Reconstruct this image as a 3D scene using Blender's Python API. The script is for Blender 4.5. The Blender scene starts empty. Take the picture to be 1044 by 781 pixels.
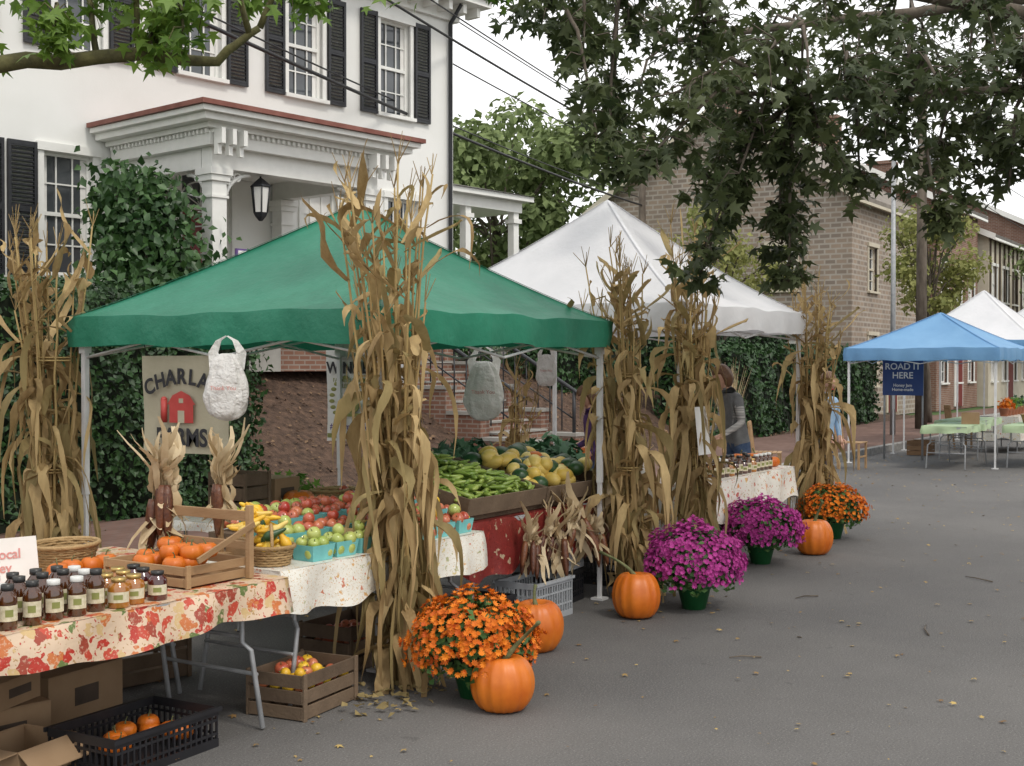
import bpy, math, random
import numpy as np
from mathutils import Vector, Matrix
R=random.Random(11); NR=np.random.RandomState(5)
sc=bpy.context.scene
TH=math.radians(32.5); CT,ST=math.cos(TH),math.sin(TH)
def rp(x,z,h): return Vector((z*CT+x*ST, z*ST-x*CT, h))   # right, forward, up of the viewing spot -> street coords
def U(a,b): return R.uniform(a,b)
# ------------------------------------------------------------------ materials
def nm(name):
    m=bpy.data.materials.new(name); m.use_nodes=True; n=m.node_tree.nodes; l=m.node_tree.links
    return m,n,l,n['Principled BSDF']
def rgba(c): return (c[0],c[1],c[2],1)
def mixn(n,l,fac,a,b,bt='MIX'):
    x=n.new('ShaderNodeMix'); x.data_type='RGBA'; x.blend_type=bt
    for s,v in ((0,fac),(6,a),(7,b)):
        if hasattr(v,'is_linked') or hasattr(v,'links'): l.new(v,x.inputs[s])
        else: x.inputs[s].default_value = v if s==0 else rgba(v)
    return x.outputs[2]
def mth(n,l,op,a,b=0.,clamp=False):
    x=n.new('ShaderNodeMath'); x.operation=op; x.use_clamp=clamp
    for i,v in enumerate((a,b)):
        if hasattr(v,'links'): l.new(v,x.inputs[i])
        else: x.inputs[i].default_value=v
    return x.outputs[0]
def noise(n,l,vec,scale,detail=4,rough=.6):
    x=n.new('ShaderNodeTexNoise'); x.inputs['Scale'].default_value=scale; x.inputs['Detail'].default_value=detail; x.inputs['Roughness'].default_value=rough
    l.new(vec,x.inputs['Vector']); return x.outputs['Fac']
def bumpn(n,l,h,st,dist,p):
    b=n.new('ShaderNodeBump'); b.inputs['Strength'].default_value=st; b.inputs['Distance'].default_value=dist
    l.new(h,b.inputs['Height']); l.new(b.outputs[0],p.inputs['Normal'])
def mat(name,c1,c2=None,scale=5,rough=.7,bump=0,bscale=None,vary=0,metal=0,trans=0,coat=0,stretch=None,spec=.5,dist=.01):
    m,n,l,p=nm(name)
    if c2 is None: c2=[min(1,c*1.15) for c in c1]; c1=[c*.85 for c in c1]
    tc=n.new('ShaderNodeTexCoord').outputs['Object']
    if stretch:
        mp=n.new('ShaderNodeMapping'); mp.inputs['Scale'].default_value=stretch; l.new(tc,mp.inputs[0]); tc=mp.outputs[0]
    f=noise(n,l,tc,scale)
    f=mth(n,l,'MULTIPLY_ADD',f,2.2); f.node.inputs[2].default_value=-.6; f.node.use_clamp=True
    if vary:
        at=n.new('ShaderNodeAttribute'); at.attribute_name='v'
        f=mth(n,l,'ADD',mth(n,l,'MULTIPLY',f,1-vary),mth(n,l,'MULTIPLY',at.outputs['Fac'],vary),True)
    col=mixn(n,l,f,c1,c2); l.new(col,p.inputs['Base Color'])
    p.inputs['Roughness'].default_value=rough; p.inputs['Metallic'].default_value=metal
    p.inputs['Specular IOR Level'].default_value=spec
    p.inputs['Coat Weight'].default_value=coat
    if bump: bumpn(n,l,noise(n,l,tc,bscale or scale*4),bump,dist,p)
    if trans:
        t=n.new('ShaderNodeBsdfTranslucent'); l.new(col,t.inputs[0]); ms=n.new('ShaderNodeMixShader'); ms.inputs[0].default_value=trans
        l.new(p.outputs[0],ms.inputs[1]); l.new(t.outputs[0],ms.inputs[2]); l.new(ms.outputs[0],n['Material Output'].inputs[0])
    return m
def brickmat(name,c1,c2,mortar,scale=1,horiz=False,bw=.22,bh=.075,bump=.5,ms=.012,dirt=.9):
    m,n,l,p=nm(name); tc=n.new('ShaderNodeTexCoord').outputs['Object']
    sx=n.new('ShaderNodeSeparateXYZ'); l.new(tc,sx.inputs[0]); cb=n.new('ShaderNodeCombineXYZ')
    if horiz: l.new(sx.outputs[0],cb.inputs[0]); l.new(sx.outputs[1],cb.inputs[1])
    else: l.new(mth(n,l,'ADD',sx.outputs[0],sx.outputs[1]),cb.inputs[0]); l.new(sx.outputs[2],cb.inputs[1])
    b=n.new('ShaderNodeTexBrick'); l.new(cb.outputs[0],b.inputs[0]); b.inputs['Scale'].default_value=scale
    b.inputs['Color1'].default_value=rgba(c1); b.inputs['Color2'].default_value=rgba(c2); b.inputs['Mortar'].default_value=rgba(mortar)
    b.inputs['Brick Width'].default_value=bw; b.inputs['Row Height'].default_value=bh; b.inputs['Mortar Size'].default_value=ms
    f=noise(n,l,tc,1.2,5); c=mixn(n,l,mth(n,l,'MULTIPLY',f,dirt),b.outputs[0],[x*.45 for x in c1])
    l.new(c,p.inputs['Base Color']); p.inputs['Roughness'].default_value=.9; p.inputs['Specular IOR Level'].default_value=.2
    bumpn(n,l,b.outputs['Fac'],-bump,.01,p); return m
def clothmat(name,base,scale,thr,cols):
    m,n,l,p=nm(name); tc=n.new('ShaderNodeTexCoord').outputs['Object']
    nz=n.new('ShaderNodeTexNoise'); nz.inputs['Scale'].default_value=scale*1.6; l.new(tc,nz.inputs[0])
    ad=n.new('ShaderNodeVectorMath'); ad.operation='MULTIPLY_ADD'; l.new(nz.outputs['Color'],ad.inputs[0]); ad.inputs[1].default_value=(.09,.09,.09); l.new(tc,ad.inputs[2])
    v=n.new('ShaderNodeTexVoronoi'); v.inputs['Scale'].default_value=scale; l.new(ad.outputs[0],v.inputs['Vector'])
    msk=mth(n,l,'LESS_THAN',v.outputs['Distance'],thr)
    sp=n.new('ShaderNodeSeparateColor'); l.new(v.outputs['Color'],sp.inputs[0])
    r=n.new('ShaderNodeValToRGB'); r.color_ramp.interpolation='CONSTANT'; l.new(sp.outputs[0],r.inputs[0])
    e=r.color_ramp.elements
    for i,c in enumerate(cols):
        if i<2: e[i].position=i/len(cols); e[i].color=rgba(c)
        else: x=e.new(i/len(cols)); x.color=rgba(c)
    v2=n.new('ShaderNodeTexVoronoi'); v2.inputs['Scale'].default_value=scale*3.2; l.new(ad.outputs[0],v2.inputs['Vector'])
    sp2=n.new('ShaderNodeSeparateColor'); l.new(v2.outputs['Color'],sp2.inputs[0]); r2=n.new('ShaderNodeValToRGB'); r2.color_ramp.interpolation='CONSTANT'; l.new(sp2.outputs[1],r2.inputs[0])
    r2.color_ramp.elements[0].color=rgba([b*.62*k for b,k in zip(base,(1,.8,.5))]); r2.color_ramp.elements[1].position=.6; r2.color_ramp.elements[1].color=rgba(cols[0])
    c0=mixn(n,l,mth(n,l,'LESS_THAN',v2.outputs['Distance'],.26),base,r2.outputs[0])
    veins=mth(n,l,'MULTIPLY',mth(n,l,'GREATER_THAN',noise(n,l,tc,scale*5),.58),.45)
    c1=mixn(n,l,veins,r.outputs[0],base)
    c=mixn(n,l,msk,c0,c1); l.new(c,p.inputs['Base Color']); p.inputs['Roughness'].default_value=.35
    bumpn(n,l,noise(n,l,tc,6),.4,.03,p); return m
M={}
M['white']=mat('white_paint',(.76,.76,.73),(.84,.84,.82),.6,.6,.15,30)
M['trim']=mat('white_trim',(.76,.76,.73),(.84,.84,.81),6,.5)
M['black']=mat('black_paint',(.012,.013,.016),(.03,.032,.038),8,.5)
M['glass']=mat('window_glass',(.02,.025,.03),(.09,.10,.11),.9,.08,spec=.9)
M['redroof']=mat('red_metal_roof',(.16,.045,.03),(.26,.10,.075),4,.6)
M['door']=mat('red_door',(.13,.012,.012),(.2,.02,.02),4,.4)
M['steel']=mat('grey_steel',(.25,.26,.27),(.4,.41,.42),9,.45,metal=.3)
M['whitepole']=mat('white_pole',(.6,.6,.6),(.75,.75,.75),9,.4)
M['green']=mat('green_canopy_fabric',(.022,.21,.125),(.04,.29,.18),2.2,.5,.4,7,trans=.22,dist=.035)
M['wfab']=mat('white_canopy_fabric',(.72,.73,.75),(.83,.83,.85),1.5,.6,.35,7,trans=.25,dist=.035)
M['bfab']=mat('blue_canopy_fabric',(.15,.34,.60),(.22,.44,.70),1.5,.6,.25,12,trans=.25,dist=.02)
M['corn']=mat('dry_corn_leaf',(.20,.12,.045),(.66,.49,.24),11,.8,vary=.65,trans=.25,stretch=(3,3,.6))
M['corng']=mat('olive_corn_leaf',(.15,.11,.04),(.44,.34,.15),9,.8,vary=.6,trans=.25,stretch=(3,3,.6))
M['stalk']=mat('corn_stalk',(.24,.15,.055),(.50,.37,.15),6,.7,vary=.6)
M['husk']=mat('corn_husk',(.40,.28,.14),(.74,.62,.42),12,.8,vary=.6,trans=.2)
M['ear']=mat('indian_corn',(.025,.006,.008),(.22,.08,.03),60,.35,.4,90,vary=.5)
M['pump']=mat('pumpkin_skin',(.48,.095,.006),(.70,.20,.015),4,.42,.15,20,spec=.5)
M['pstem']=mat('pumpkin_stem',(.07,.09,.03),(.2,.2,.09),18,.8,.5,50)
M['pot']=mat('green_plastic_pot',(.015,.10,.03),(.02,.16,.05),8,.4)
M['omum']=mat('orange_petals',(.50,.07,.004),(.85,.27,.01),20,.7,vary=.8,trans=.15)
M['mmum']=mat('magenta_petals',(.28,.012,.16),(.58,.07,.37),20,.7,vary=.8,trans=.15)
M['mumleaf']=mat('mum_leaf',(.02,.06,.012),(.07,.16,.03),20,.7,vary=.7)
M['hedge']=mat('hedge_leaf',(.008,.026,.008),(.045,.115,.028),1.4,.5,vary=.6,trans=.12)
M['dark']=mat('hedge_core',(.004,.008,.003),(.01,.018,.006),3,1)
M['maple']=mat('maple_leaf',(.028,.048,.018),(.12,.145,.055),1.2,.55,vary=.65,trans=.36)
M['lime']=mat('lime_leaf',(.07,.15,.018),(.22,.34,.055),1.2,.5,vary=.65,trans=.4)
M['far']=mat('far_leaf',(.09,.13,.045),(.26,.33,.13),.3,.8,vary=.6,trans=.25)
M['locust']=mat('locust_leaf',(.14,.17,.04),(.38,.38,.13),.5,.7,vary=.6,trans=.35)
M['vine']=mat('vine_leaf',(.012,.045,.012),(.07,.15,.04),1.5,.45,vary=.7,trans=.15)
M['bark']=mat('bark',(.05,.038,.028),(.17,.14,.11),7,.95,.8,20,stretch=(1,1,.3))
M['moss']=mat('mossy_bark',(.045,.04,.02),(.16,.15,.06),9,.95,.8,30)
M['wood']=mat('crate_wood',(.14,.075,.035),(.32,.19,.10),4,.8,.3,40,vary=.5,stretch=(1,1,4))
M['oldwood']=mat('weathered_crate_wood',(.07,.045,.028),(.2,.14,.09),5,.85,.4,40,vary=.5)
M['paleply']=mat('pale_crate_wood',(.24,.14,.065),(.42,.27,.14),5,.7,.25,40,vary=.5,stretch=(1,1,3))
M['wicker']=mat('wicker',(.25,.15,.06),(.5,.34,.16),40,.7,.8,60,vary=.5)
M['card']=mat('cardboard',(.27,.17,.09),(.36,.24,.14),5,.85,vary=.3)
M['blackplastic']=mat('black_plastic',(.01,.01,.012),(.02,.02,.024),5,.4)
M['greyplastic']=mat('grey_plastic',(.3,.32,.34),(.4,.42,.44),5,.5)
M['amber']=mat('amber_jar',(.03,.007,.002),(.10,.03,.005),25,.06,spec=.8,coat=.6)
M['honey']=mat('honey_jar',(.30,.10,.012),(.45,.18,.02),15,.08,spec=.8,coat=.6)
M['berry']=mat('berry_jar',(.04,.004,.006),(.1,.01,.01),15,.08,spec=.8,coat=.6)
M['label']=mat('paper_label',(.50,.44,.28),(.72,.66,.50),60,.7)
M['paper']=mat('white_paper',(.72,.71,.68),(.82,.81,.79),5,.8)
M['lidg']=mat('gold_lid',(.45,.3,.1),(.6,.42,.16),5,.3,metal=.6)
M['lidw']=mat('white_lid',(.6,.6,.58),(.75,.75,.72),5,.4)
M['lidb']=mat('black_lid',(.015,.015,.015),(.03,.03,.03),5,.35)
M['rapple']=mat('red_apple',(.34,.012,.014),(.66,.26,.12),9,.3,vary=.45,coat=.3)
M['gapple']=mat('green_apple',(.26,.36,.06),(.54,.55,.18),9,.3,vary=.5,coat=.3)
M['aqua']=mat('aqua_carton',(.13,.42,.42),(.2,.55,.54),9,.8)
M['pepper']=mat('green_pepper',(.10,.19,.02),(.36,.44,.10),6,.35,vary=.7)
M['squash']=mat('yellow_squash',(.62,.40,.05),(.82,.66,.24),6,.4,vary=.7)
M['melon']=mat('dark_squash',(.01,.035,.014),(.04,.10,.03),14,.35,vary=.5)
M['gourd']=mat('yellow_gourd',(.66,.34,.015),(.82,.56,.05),6,.4,vary=.6)
M['kale']=mat('kale_leaf',(.015,.06,.025),(.06,.16,.07),10,.6,vary=.7)
M['lettuce']=mat('lettuce_leaf',(.1,.25,.04),(.25,.42,.08),10,.6,vary=.7,trans=.2)
M['cloth1']=clothmat('harvest_tablecloth',(.66,.50,.36),14,.50,[(.46,.04,.025),(.56,.17,.05),(.34,.06,.035),(.14,.19,.06),(.52,.07,.04),(.60,.42,.20)])
M['cloth2']=clothmat('leaf_tablecloth',(.76,.74,.67),21,.28,[(.62,.36,.14),(.72,.68,.6),(.42,.42,.24),(.55,.20,.12),(.74,.72,.64),(.66,.54,.24)])
M['redcloth']=clothmat('red_tablecloth',(.20,.025,.022),16,.3,[(.3,.04,.03),(.13,.015,.012),(.4,.3,.2),(.2,.02,.02)])
M['spotcloth']=clothmat('spotted_tablecloth',(.78,.75,.68),9,.22,[(.6,.12,.05),(.65,.42,.12),(.5,.06,.05),(.7,.3,.1)])
M['mint']=mat('mint_tablecloth',(.35,.48,.27),(.48,.58,.38),3,.7)
M['bag']=mat('plastic_bag',(.82,.80,.78),(.90,.89,.87),7,.3,1.0,9,trans=.3,dist=.05)
M['redink']=mat('red_ink',(.4,.04,.035),(.5,.07,.06),9,.5)
M['faintred']=mat('faded_red_ink',(.60,.22,.20),(.70,.36,.33),30,.5)
M['banner']=mat('burlap_banner',(.38,.35,.25),(.47,.43,.32),5,.8,.2,60)
M['ink']=mat('dark_ink',(.02,.02,.025),(.03,.03,.035),9,.7)
M['olive']=mat('olive_ink',(.20,.22,.06),(.3,.3,.1),9,.7)
M['purpleink']=mat('purple_ink',(.10,.05,.2),(.14,.08,.26),9,.7)
M['bluesign']=mat('blue_sign',(.02,.05,.17),(.03,.07,.22),5,.6)
M['skin']=mat('skin',(.50,.28,.19),(.62,.37,.27),10,.5)
M['hair']=mat('brown_hair',(.08,.036,.018),(.22,.11,.055),30,.5,stretch=(5,5,.6))
M['greyvest']=mat('grey_vest',(.13,.135,.14),(.22,.225,.23),12,.85,.3,60)
M['stripe']=mat('striped_sleeve',(.05,.05,.055),(.75,.74,.72),3,.8,stretch=(.3,.3,16))
M['jeans']=mat('denim',(.03,.06,.13),(.08,.13,.24),20,.85)
M['ltblue']=mat('light_blue_shirt',(.25,.4,.58),(.38,.53,.7),8,.8)
M['purple']=mat('purple_shirt',(.06,.025,.10),(.11,.05,.17),8,.8)
M['shoe']=mat('shoe',(.02,.018,.016),(.05,.04,.035),8,.6)
M['stone']=mat('granite_kerb',(.20,.19,.18),(.36,.35,.33),12,.9,.4,40)
M['concrete']=mat('concrete',(.25,.24,.22),(.38,.37,.34),2,.9,.3,40)
M['asphroof']=mat('shingle_roof',(.09,.085,.08),(.17,.155,.14),5,.95,.4,20)
M['tanroof']=mat('brown_roof',(.15,.13,.11),(.26,.23,.20),3,.9,.4,20)
M['beige']=mat('beige_siding',(.48,.43,.33),(.6,.55,.45),2,.8)
M['brownwood']=mat('brown_timber',(.05,.035,.025),(.1,.07,.05),5,.8)
M['brick']=brickmat('red_brick',(.25,.12,.085),(.34,.19,.135),(.40,.36,.31))
M['tanbrick']=brickmat('fieldstone',(.40,.31,.24),(.25,.21,.18),(.48,.44,.39),bw=.38,bh=.17,ms=.03,dirt=.7)
M['walk']=brickmat('brick_paving',(.20,.115,.09),(.26,.16,.13),(.19,.165,.15),horiz=True,bw=.2,bh=.1,ms=.008)
M['mulch']=mat('mulch',(.035,.02,.013),(.15,.09,.06),9,.98,1,30,dist=.04)
M['grass']=mat('lawn',(.03,.07,.015),(.09,.15,.035),3,.95,.6,60)
M['terr']=mat('terracotta',(.35,.13,.07),(.45,.19,.11),6,.8)
M['fallen']=mat('fallen_leaf',(.16,.08,.03),(.50,.36,.12),5,.8,vary=.9)
M['litter']=mat('brown_leaf_litter',(.05,.028,.016),(.24,.15,.085),5,.9,vary=.9)
M['redcan']=mat('red_can',(.45,.02,.02),(.55,.04,.03),8,.4)
M['wire']=mat('cable',(.015,.015,.017),(.02,.02,.022),5,.6)
# asphalt
m,n,l,p=nm('asphalt'); tc=n.new('ShaderNodeTexCoord').outputs['Object']
big=noise(n,l,tc,.22,5); fine=noise(n,l,tc,90,3,.8); mid=noise(n,l,tc,2.2,6,.7)
f=mth(n,l,'MULTIPLY_ADD',big,2.6); f.node.inputs[2].default_value=-.85; f.node.use_clamp=True
c=mixn(n,l,f,(.098,.096,.096),(.185,.177,.168))
f2=mth(n,l,'MULTIPLY_ADD',mid,1.6); f2.node.inputs[2].default_value=-.5; f2.node.use_clamp=True
c=mixn(n,l,mth(n,l,'MULTIPLY',f2,.45),c,(.088,.083,.078))
tar=mth(n,l,'GREATER_THAN',noise(n,l,tc,.5,3,.5),.68); c=mixn(n,l,mth(n,l,'MULTIPLY',tar,.3),c,(.07,.068,.067))
spot=mth(n,l,'GREATER_THAN',noise(n,l,tc,5,2,.5),.72); c=mixn(n,l,mth(n,l,'MULTIPLY',spot,.35),c,(.06,.058,.056))
sp=mth(n,l,'GREATER_THAN',fine,.60); c=mixn(n,l,mth(n,l,'MULTIPLY',sp,.5),c,(.36,.345,.325))
sp2=mth(n,l,'LESS_THAN',fine,.40); c=mixn(n,l,mth(n,l,'MULTIPLY',sp2,.5),c,(.04,.038,.037))
l.new(c,p.inputs['Base Color']); p.inputs['Roughness'].default_value=.8; p.inputs['Specular IOR Level'].default_value=.35
bumpn(n,l,fine,.9,.008,p); M['asphalt']=m
# ------------------------------------------------------------------ mesh builder
class MB:
    def __init__(s,M_=None): s.v=[];s.f=[];s.m=[];s.a=[];s.s=[];s.M=M_
    def add(s,vs,fs,m=0,a=None,sm=False):
        o=len(s.v)
        if s.M is None: s.v.extend([tuple(p) for p in vs])
        else: s.v.extend([tuple(s.M@Vector(p)) for p in vs])
        if a is None: a=R.random()
        for f in fs: s.f.append([i+o for i in f]); s.m.append(m); s.a.append(a); s.s.append(sm)
    def bx(s,x0,x1,y0,y1,z0,z1,m=0,a=None):
        s.add([(x,y,z) for x in (x0,x1) for y in (y0,y1) for z in (z0,z1)],[(0,1,3,2),(4,6,7,5),(0,4,5,1),(2,3,7,6),(0,2,6,4),(1,5,7,3)],m,a)
    def rb(s,c,sz,rot,m=0,a=None):
        x,y,z=[k/2 for k in sz]; Q=Matrix.Translation(c)@rot.to_4x4()
        s.add([Q@Vector((i*x,j*y,k*z)) for i in (-1,1) for j in (-1,1) for k in (-1,1)],[(0,1,3,2),(4,6,7,5),(0,4,5,1),(2,3,7,6),(0,2,6,4),(1,5,7,3)],m,a)
    def tube(s,pts,rad,n=8,m=0,a=None,cap=True,sm=True):
        pts=[Vector(p) for p in pts]; N=len(pts)
        if not hasattr(rad,'__len__'): rad=[rad]*N
        u=None; V=[];F=[]
        for i,p in enumerate(pts):
            t=(pts[min(i+1,N-1)]-pts[max(i-1,0)])
            t=t.normalized() if t.length>1e-9 else Vector((0,0,1))
            if u is None: u=t.cross(Vector((0,0,1)) if abs(t.z)<.9 else Vector((1,0,0)))
            else: u=u-t*u.dot(t)
            u.normalize(); w=t.cross(u)
            for k in range(n):
                an=2*math.pi*k/n; V.append(p+(u*math.cos(an)+w*math.sin(an))*rad[i])
        for i in range(N-1):
            for k in range(n):
                k2=(k+1)%n; F.append((i*n+k,i*n+k2,(i+1)*n+k2,(i+1)*n+k))
        if cap: F.append(tuple(range(n))[::-1]); F.append(tuple((N-1)*n+k for k in range(n)))
        s.add(V,F,m,a,sm)
    def lathe(s,prof,n=20,c=(0,0,0),m=0,a=None,sm=True):
        V=[];F=[];N=len(prof)
        for r,z in prof:
            for k in range(n): an=2*math.pi*k/n; V.append((c[0]+r*math.cos(an),c[1]+r*math.sin(an),c[2]+z))
        for i in range(N-1):
            for k in range(n): k2=(k+1)%n; F.append((i*n+k,i*n+k2,(i+1)*n+k2,(i+1)*n+k))
        F.append(tuple(range(n))[::-1]); F.append(tuple((N-1)*n+k for k in range(n)))
        s.add(V,F,m,a,sm)
    def ball(s,c,r,nu=12,nv=8,m=0,a=None,fn=None,rot=None):
        if not hasattr(r,'__len__'): r=(r,r,r)
        V=[];F=[]
        for j in range(nv+1):
            th=math.pi*j/nv
            for k in range(nu):
                ph=2*math.pi*k/nu; d=Vector((math.sin(th)*math.cos(ph),math.sin(th)*math.sin(ph),math.cos(th)))
                if fn: d=fn(d,th,ph)
                q=Vector((d.x*r[0],d.y*r[1],d.z*r[2]))
                if rot is not None: q=rot@q
                V.append(q+Vector(c))
        for j in range(nv):
            for k in range(nu): k2=(k+1)%nu; F.append((j*nu+k,(j+1)*nu+k,(j+1)*nu+k2,j*nu+k2))
        s.add(V,F,m,a,True)
    def strip(s,pts,wid,side,m=0,a=None,fold=0):
        V=[];F=[];N=len(pts)
        for i,p in enumerate(pts):
            sd=side[i] if isinstance(side,list) else side
            V+= [p-sd*wid[i],p+Vector((0,0,-fold*wid[i])),p+sd*wid[i]]
        for i in range(N-1):
            for k in (0,1): F.append((i*3+k,i*3+k+1,i*3+k+4,i*3+k+3))
        s.add(V,F,m,a,True)
def getm(ms): return [M[x] if isinstance(x,str) else x for x in ms]
def mkobj(name,me,ms,parent=None,loc=None,rot=None):
    for x in getm(ms): me.materials.append(x)
    o=bpy.data.objects.new(name,me); sc.collection.objects.link(o)
    if parent: o.parent=parent
    if loc is not None: o.location=loc
    if rot is not None: o.rotation_euler=rot
    return o
def fin(mb,name,ms,parent=None,loc=None,rot=None,bevel=0):
    me=bpy.data.meshes.new(name); me.from_pydata(mb.v,[],mb.f)
    me.polygons.foreach_set('material_index',mb.m); me.polygons.foreach_set('use_smooth',mb.s)
    at=me.attributes.new('v','FLOAT','FACE'); at.data.foreach_set('value',mb.a); me.update()
    o=mkobj(name,me,ms,parent,loc,rot)
    if bevel:
        b=o.modifiers.new('bevel','BEVEL'); b.width=bevel; b.segments=2; b.limit_method='ANGLE'
    return o
def inst(o,name,loc,rot=(0,0,0),s=1,parent=None):
    q=bpy.data.objects.new(name,o.data); sc.collection.objects.link(q); q.location=loc; q.rotation_euler=rot; q.scale=(s,s,s) if not hasattr(s,'__len__') else s
    if parent: q.parent=parent
    return q
def empty(name,loc=(0,0,0),rz=0):
    o=bpy.data.objects.new(name,None); sc.collection.objects.link(o); o.location=loc; o.rotation_euler=(0,0,rz); o.empty_display_size=.2; return o
OVAL=(np.array([(0,0,0),(.33,.45,.1),(0,1,-.12),(-.33,.45,.1)],float),[(0,1,2),(0,2,3)])
MAP=(np.array([(0,.35,.03),(0,0,0),(.40,.0,-.05),(.20,.22,.02),(.56,.5,-.08),(.16,.52,.02),(0,1,-.14),(-.16,.52,.02),(-.56,.5,-.08),(-.20,.22,.02),(-.40,.0,-.05)],float),[(0,i,i+1 if i<10 else 1) for i in range(1,11)])
def bulk(name,P,Nn,T,size,shape,ms,parent=None,att=None):
    """leaf-sized faces: P positions, Nn normals, T tip directions"""
    P=np.asarray(P,float);N=len(P)
    Nn=np.asarray(Nn,float);Nn=Nn/(np.linalg.norm(Nn,axis=1,keepdims=True)+1e-9)
    T=np.asarray(T,float);T=T-Nn*np.sum(T*Nn,axis=1,keepdims=True);T/= (np.linalg.norm(T,axis=1,keepdims=True)+1e-9)
    S=np.cross(T,Nn); tv,tf=shape; sz=np.asarray(size).reshape(-1,1,1)*np.ones((N,1,1))
    V=P[:,None,:]+sz*(tv[None,:,0:1]*S[:,None,:]+tv[None,:,1:2]*T[:,None,:]+tv[None,:,2:3]*Nn[:,None,:])
    k=len(tv); F=(np.array(tf)[None]+(np.arange(N)*k)[:,None,None]).reshape(-1,3)
    V=V.reshape(-1,3); me=bpy.data.meshes.new(name); me.vertices.add(len(V)); me.vertices.foreach_set('co',V.ravel())
    me.loops.add(F.size); me.loops.foreach_set('vertex_index',F.ravel().astype(np.int32)); me.polygons.add(len(F))
    me.polygons.foreach_set('loop_start',np.arange(0,F.size,3,dtype=np.int32)); 
    a=me.attributes.new('v','FLOAT','FACE'); vv=NR.rand(N) if att is None else att; a.data.foreach_set('value',np.repeat(vv,len(tf)).astype(np.float32))
    me.update(calc_edges=True); me.validate()
    return mkobj(name,me,ms,parent)
def rnd(N,s=1): return NR.normal(0,s,(N,3))
def text(body,size,loc,rot,m,parent=None,name='lettering',al='CENTER',ext=.001,w=.014):
    c=bpy.data.curves.new(name,'FONT'); c.body=body; c.size=size; c.align_x=al; c.align_y='CENTER'; c.extrude=ext; c.materials.append(M[m])
    c.offset=size*w
    o=bpy.data.objects.new(name,c); sc.collection.objects.link(o); o.location=loc; o.rotation_euler=rot
    if parent: o.parent=parent
    return o
# ------------------------------------------------------------------ ground
g=MB(); g.add([(-200,-200,-.03),(400,-200,-.03),(400,300,-.03),(-200,300,-.03)],[(0,1,2,3)]); fin(g,'ground',['grass'])
g=MB(); g.add([(-40,-3.6,0),(200,-3.6,0),(200,7.6,0),(-40,7.6,0)],[(0,1,2,3)]); fin(g,'road',['asphalt'])
g=MB(); g.bx(-40,200,7.75,10.9,-.02,.13); fin(g,'brick_sidewalk',['walk'])
g=MB(); g.bx(-40,200,-6.5,-3.75,-.02,.13); fin(g,'concrete_sidewalk',['concrete'])
for nme,y in (('kerb',7.6),('kerb',-3.75)):
    g=MB(); x=-40
    while x<150: L=U(1.6,2.4); g.bx(x,x+L-.012,y,y+.15,-.05,.14+U(-.004,.004)); x+=L
    fin(g,nme,['stone'],bevel=.012)
def bankh(x,y):
    h=.11+1.85*min(1,max(0,(y-11.3)/3.2)); f=min(1,max(0,(39-x)/4)); return .1+(h-.1)*f
g=MB(); xs=np.linspace(-20,44,129); ys=np.concatenate([np.linspace(10.9,15,22),np.linspace(16,40,10)])
V=[(x,y,bankh(x,y)+ (U(-.03,.03) if y>11 and y<14.6 else 0)) for y in ys for x in xs]; nx=len(xs)
F=[(j*nx+i,j*nx+i+1,(j+1)*nx+i+1,(j+1)*nx+i) for j in range(len(ys)-1) for i in range(nx-1)]
g.add(V,F,0,None,True); o=fin(g,'garden_bank',['mulch','grass'])
for pg in o.data.polygons: pg.material_index = 1 if pg.center.y>15.5 else 0
# stairs
g=MB(); SX=18.5
for i in range(11): g.bx(SX-.8,SX+.8,11.0+i*.29,14.6,.13+i*.17,.13+(i+1)*.17,0)
for i in range(11): g.bx(SX-.82,SX+.82,10.98+i*.29,11.28+i*.29,.13+(i+1)*.17+.002,.13+(i+1)*.17+.03,2)
for x in (SX-1.1,SX+.83):
    for i in range(5): g.bx(x,x+.27,11.0+i*.7,11.0+(i+1)*.7+.0,.1,.55+i*.42,1)
    for i in range(5): g.bx(x-.03,x+.3,10.98+i*.7,11.0+(i+1)*.7-.02,.55+i*.42,.61+i*.42,2)
e=empty('front_steps'); fin(g,'steps_and_cheek_walls',['brick','brick','concrete'],e)
g=MB()
for x in (SX-.95,SX+.95):
    a=Vector((x,11.1,1.35)); b=Vector((x,14.3,3.23)); g.tube([a+Vector((0,-.15,-.1)),a,b,b+Vector((0,.5,0))],.035,6); g.tube([a-Vector((0,0,.5)),b-Vector((0,0,.5))],.015,6)
    for i in range(14):
        q=a.lerp(b,i/13); g.tube([q,(q.x,q.y,q.z-.85)],.014 if i%13 else .035,6)
fin(g,'iron_handrail',['black'],e)
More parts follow.
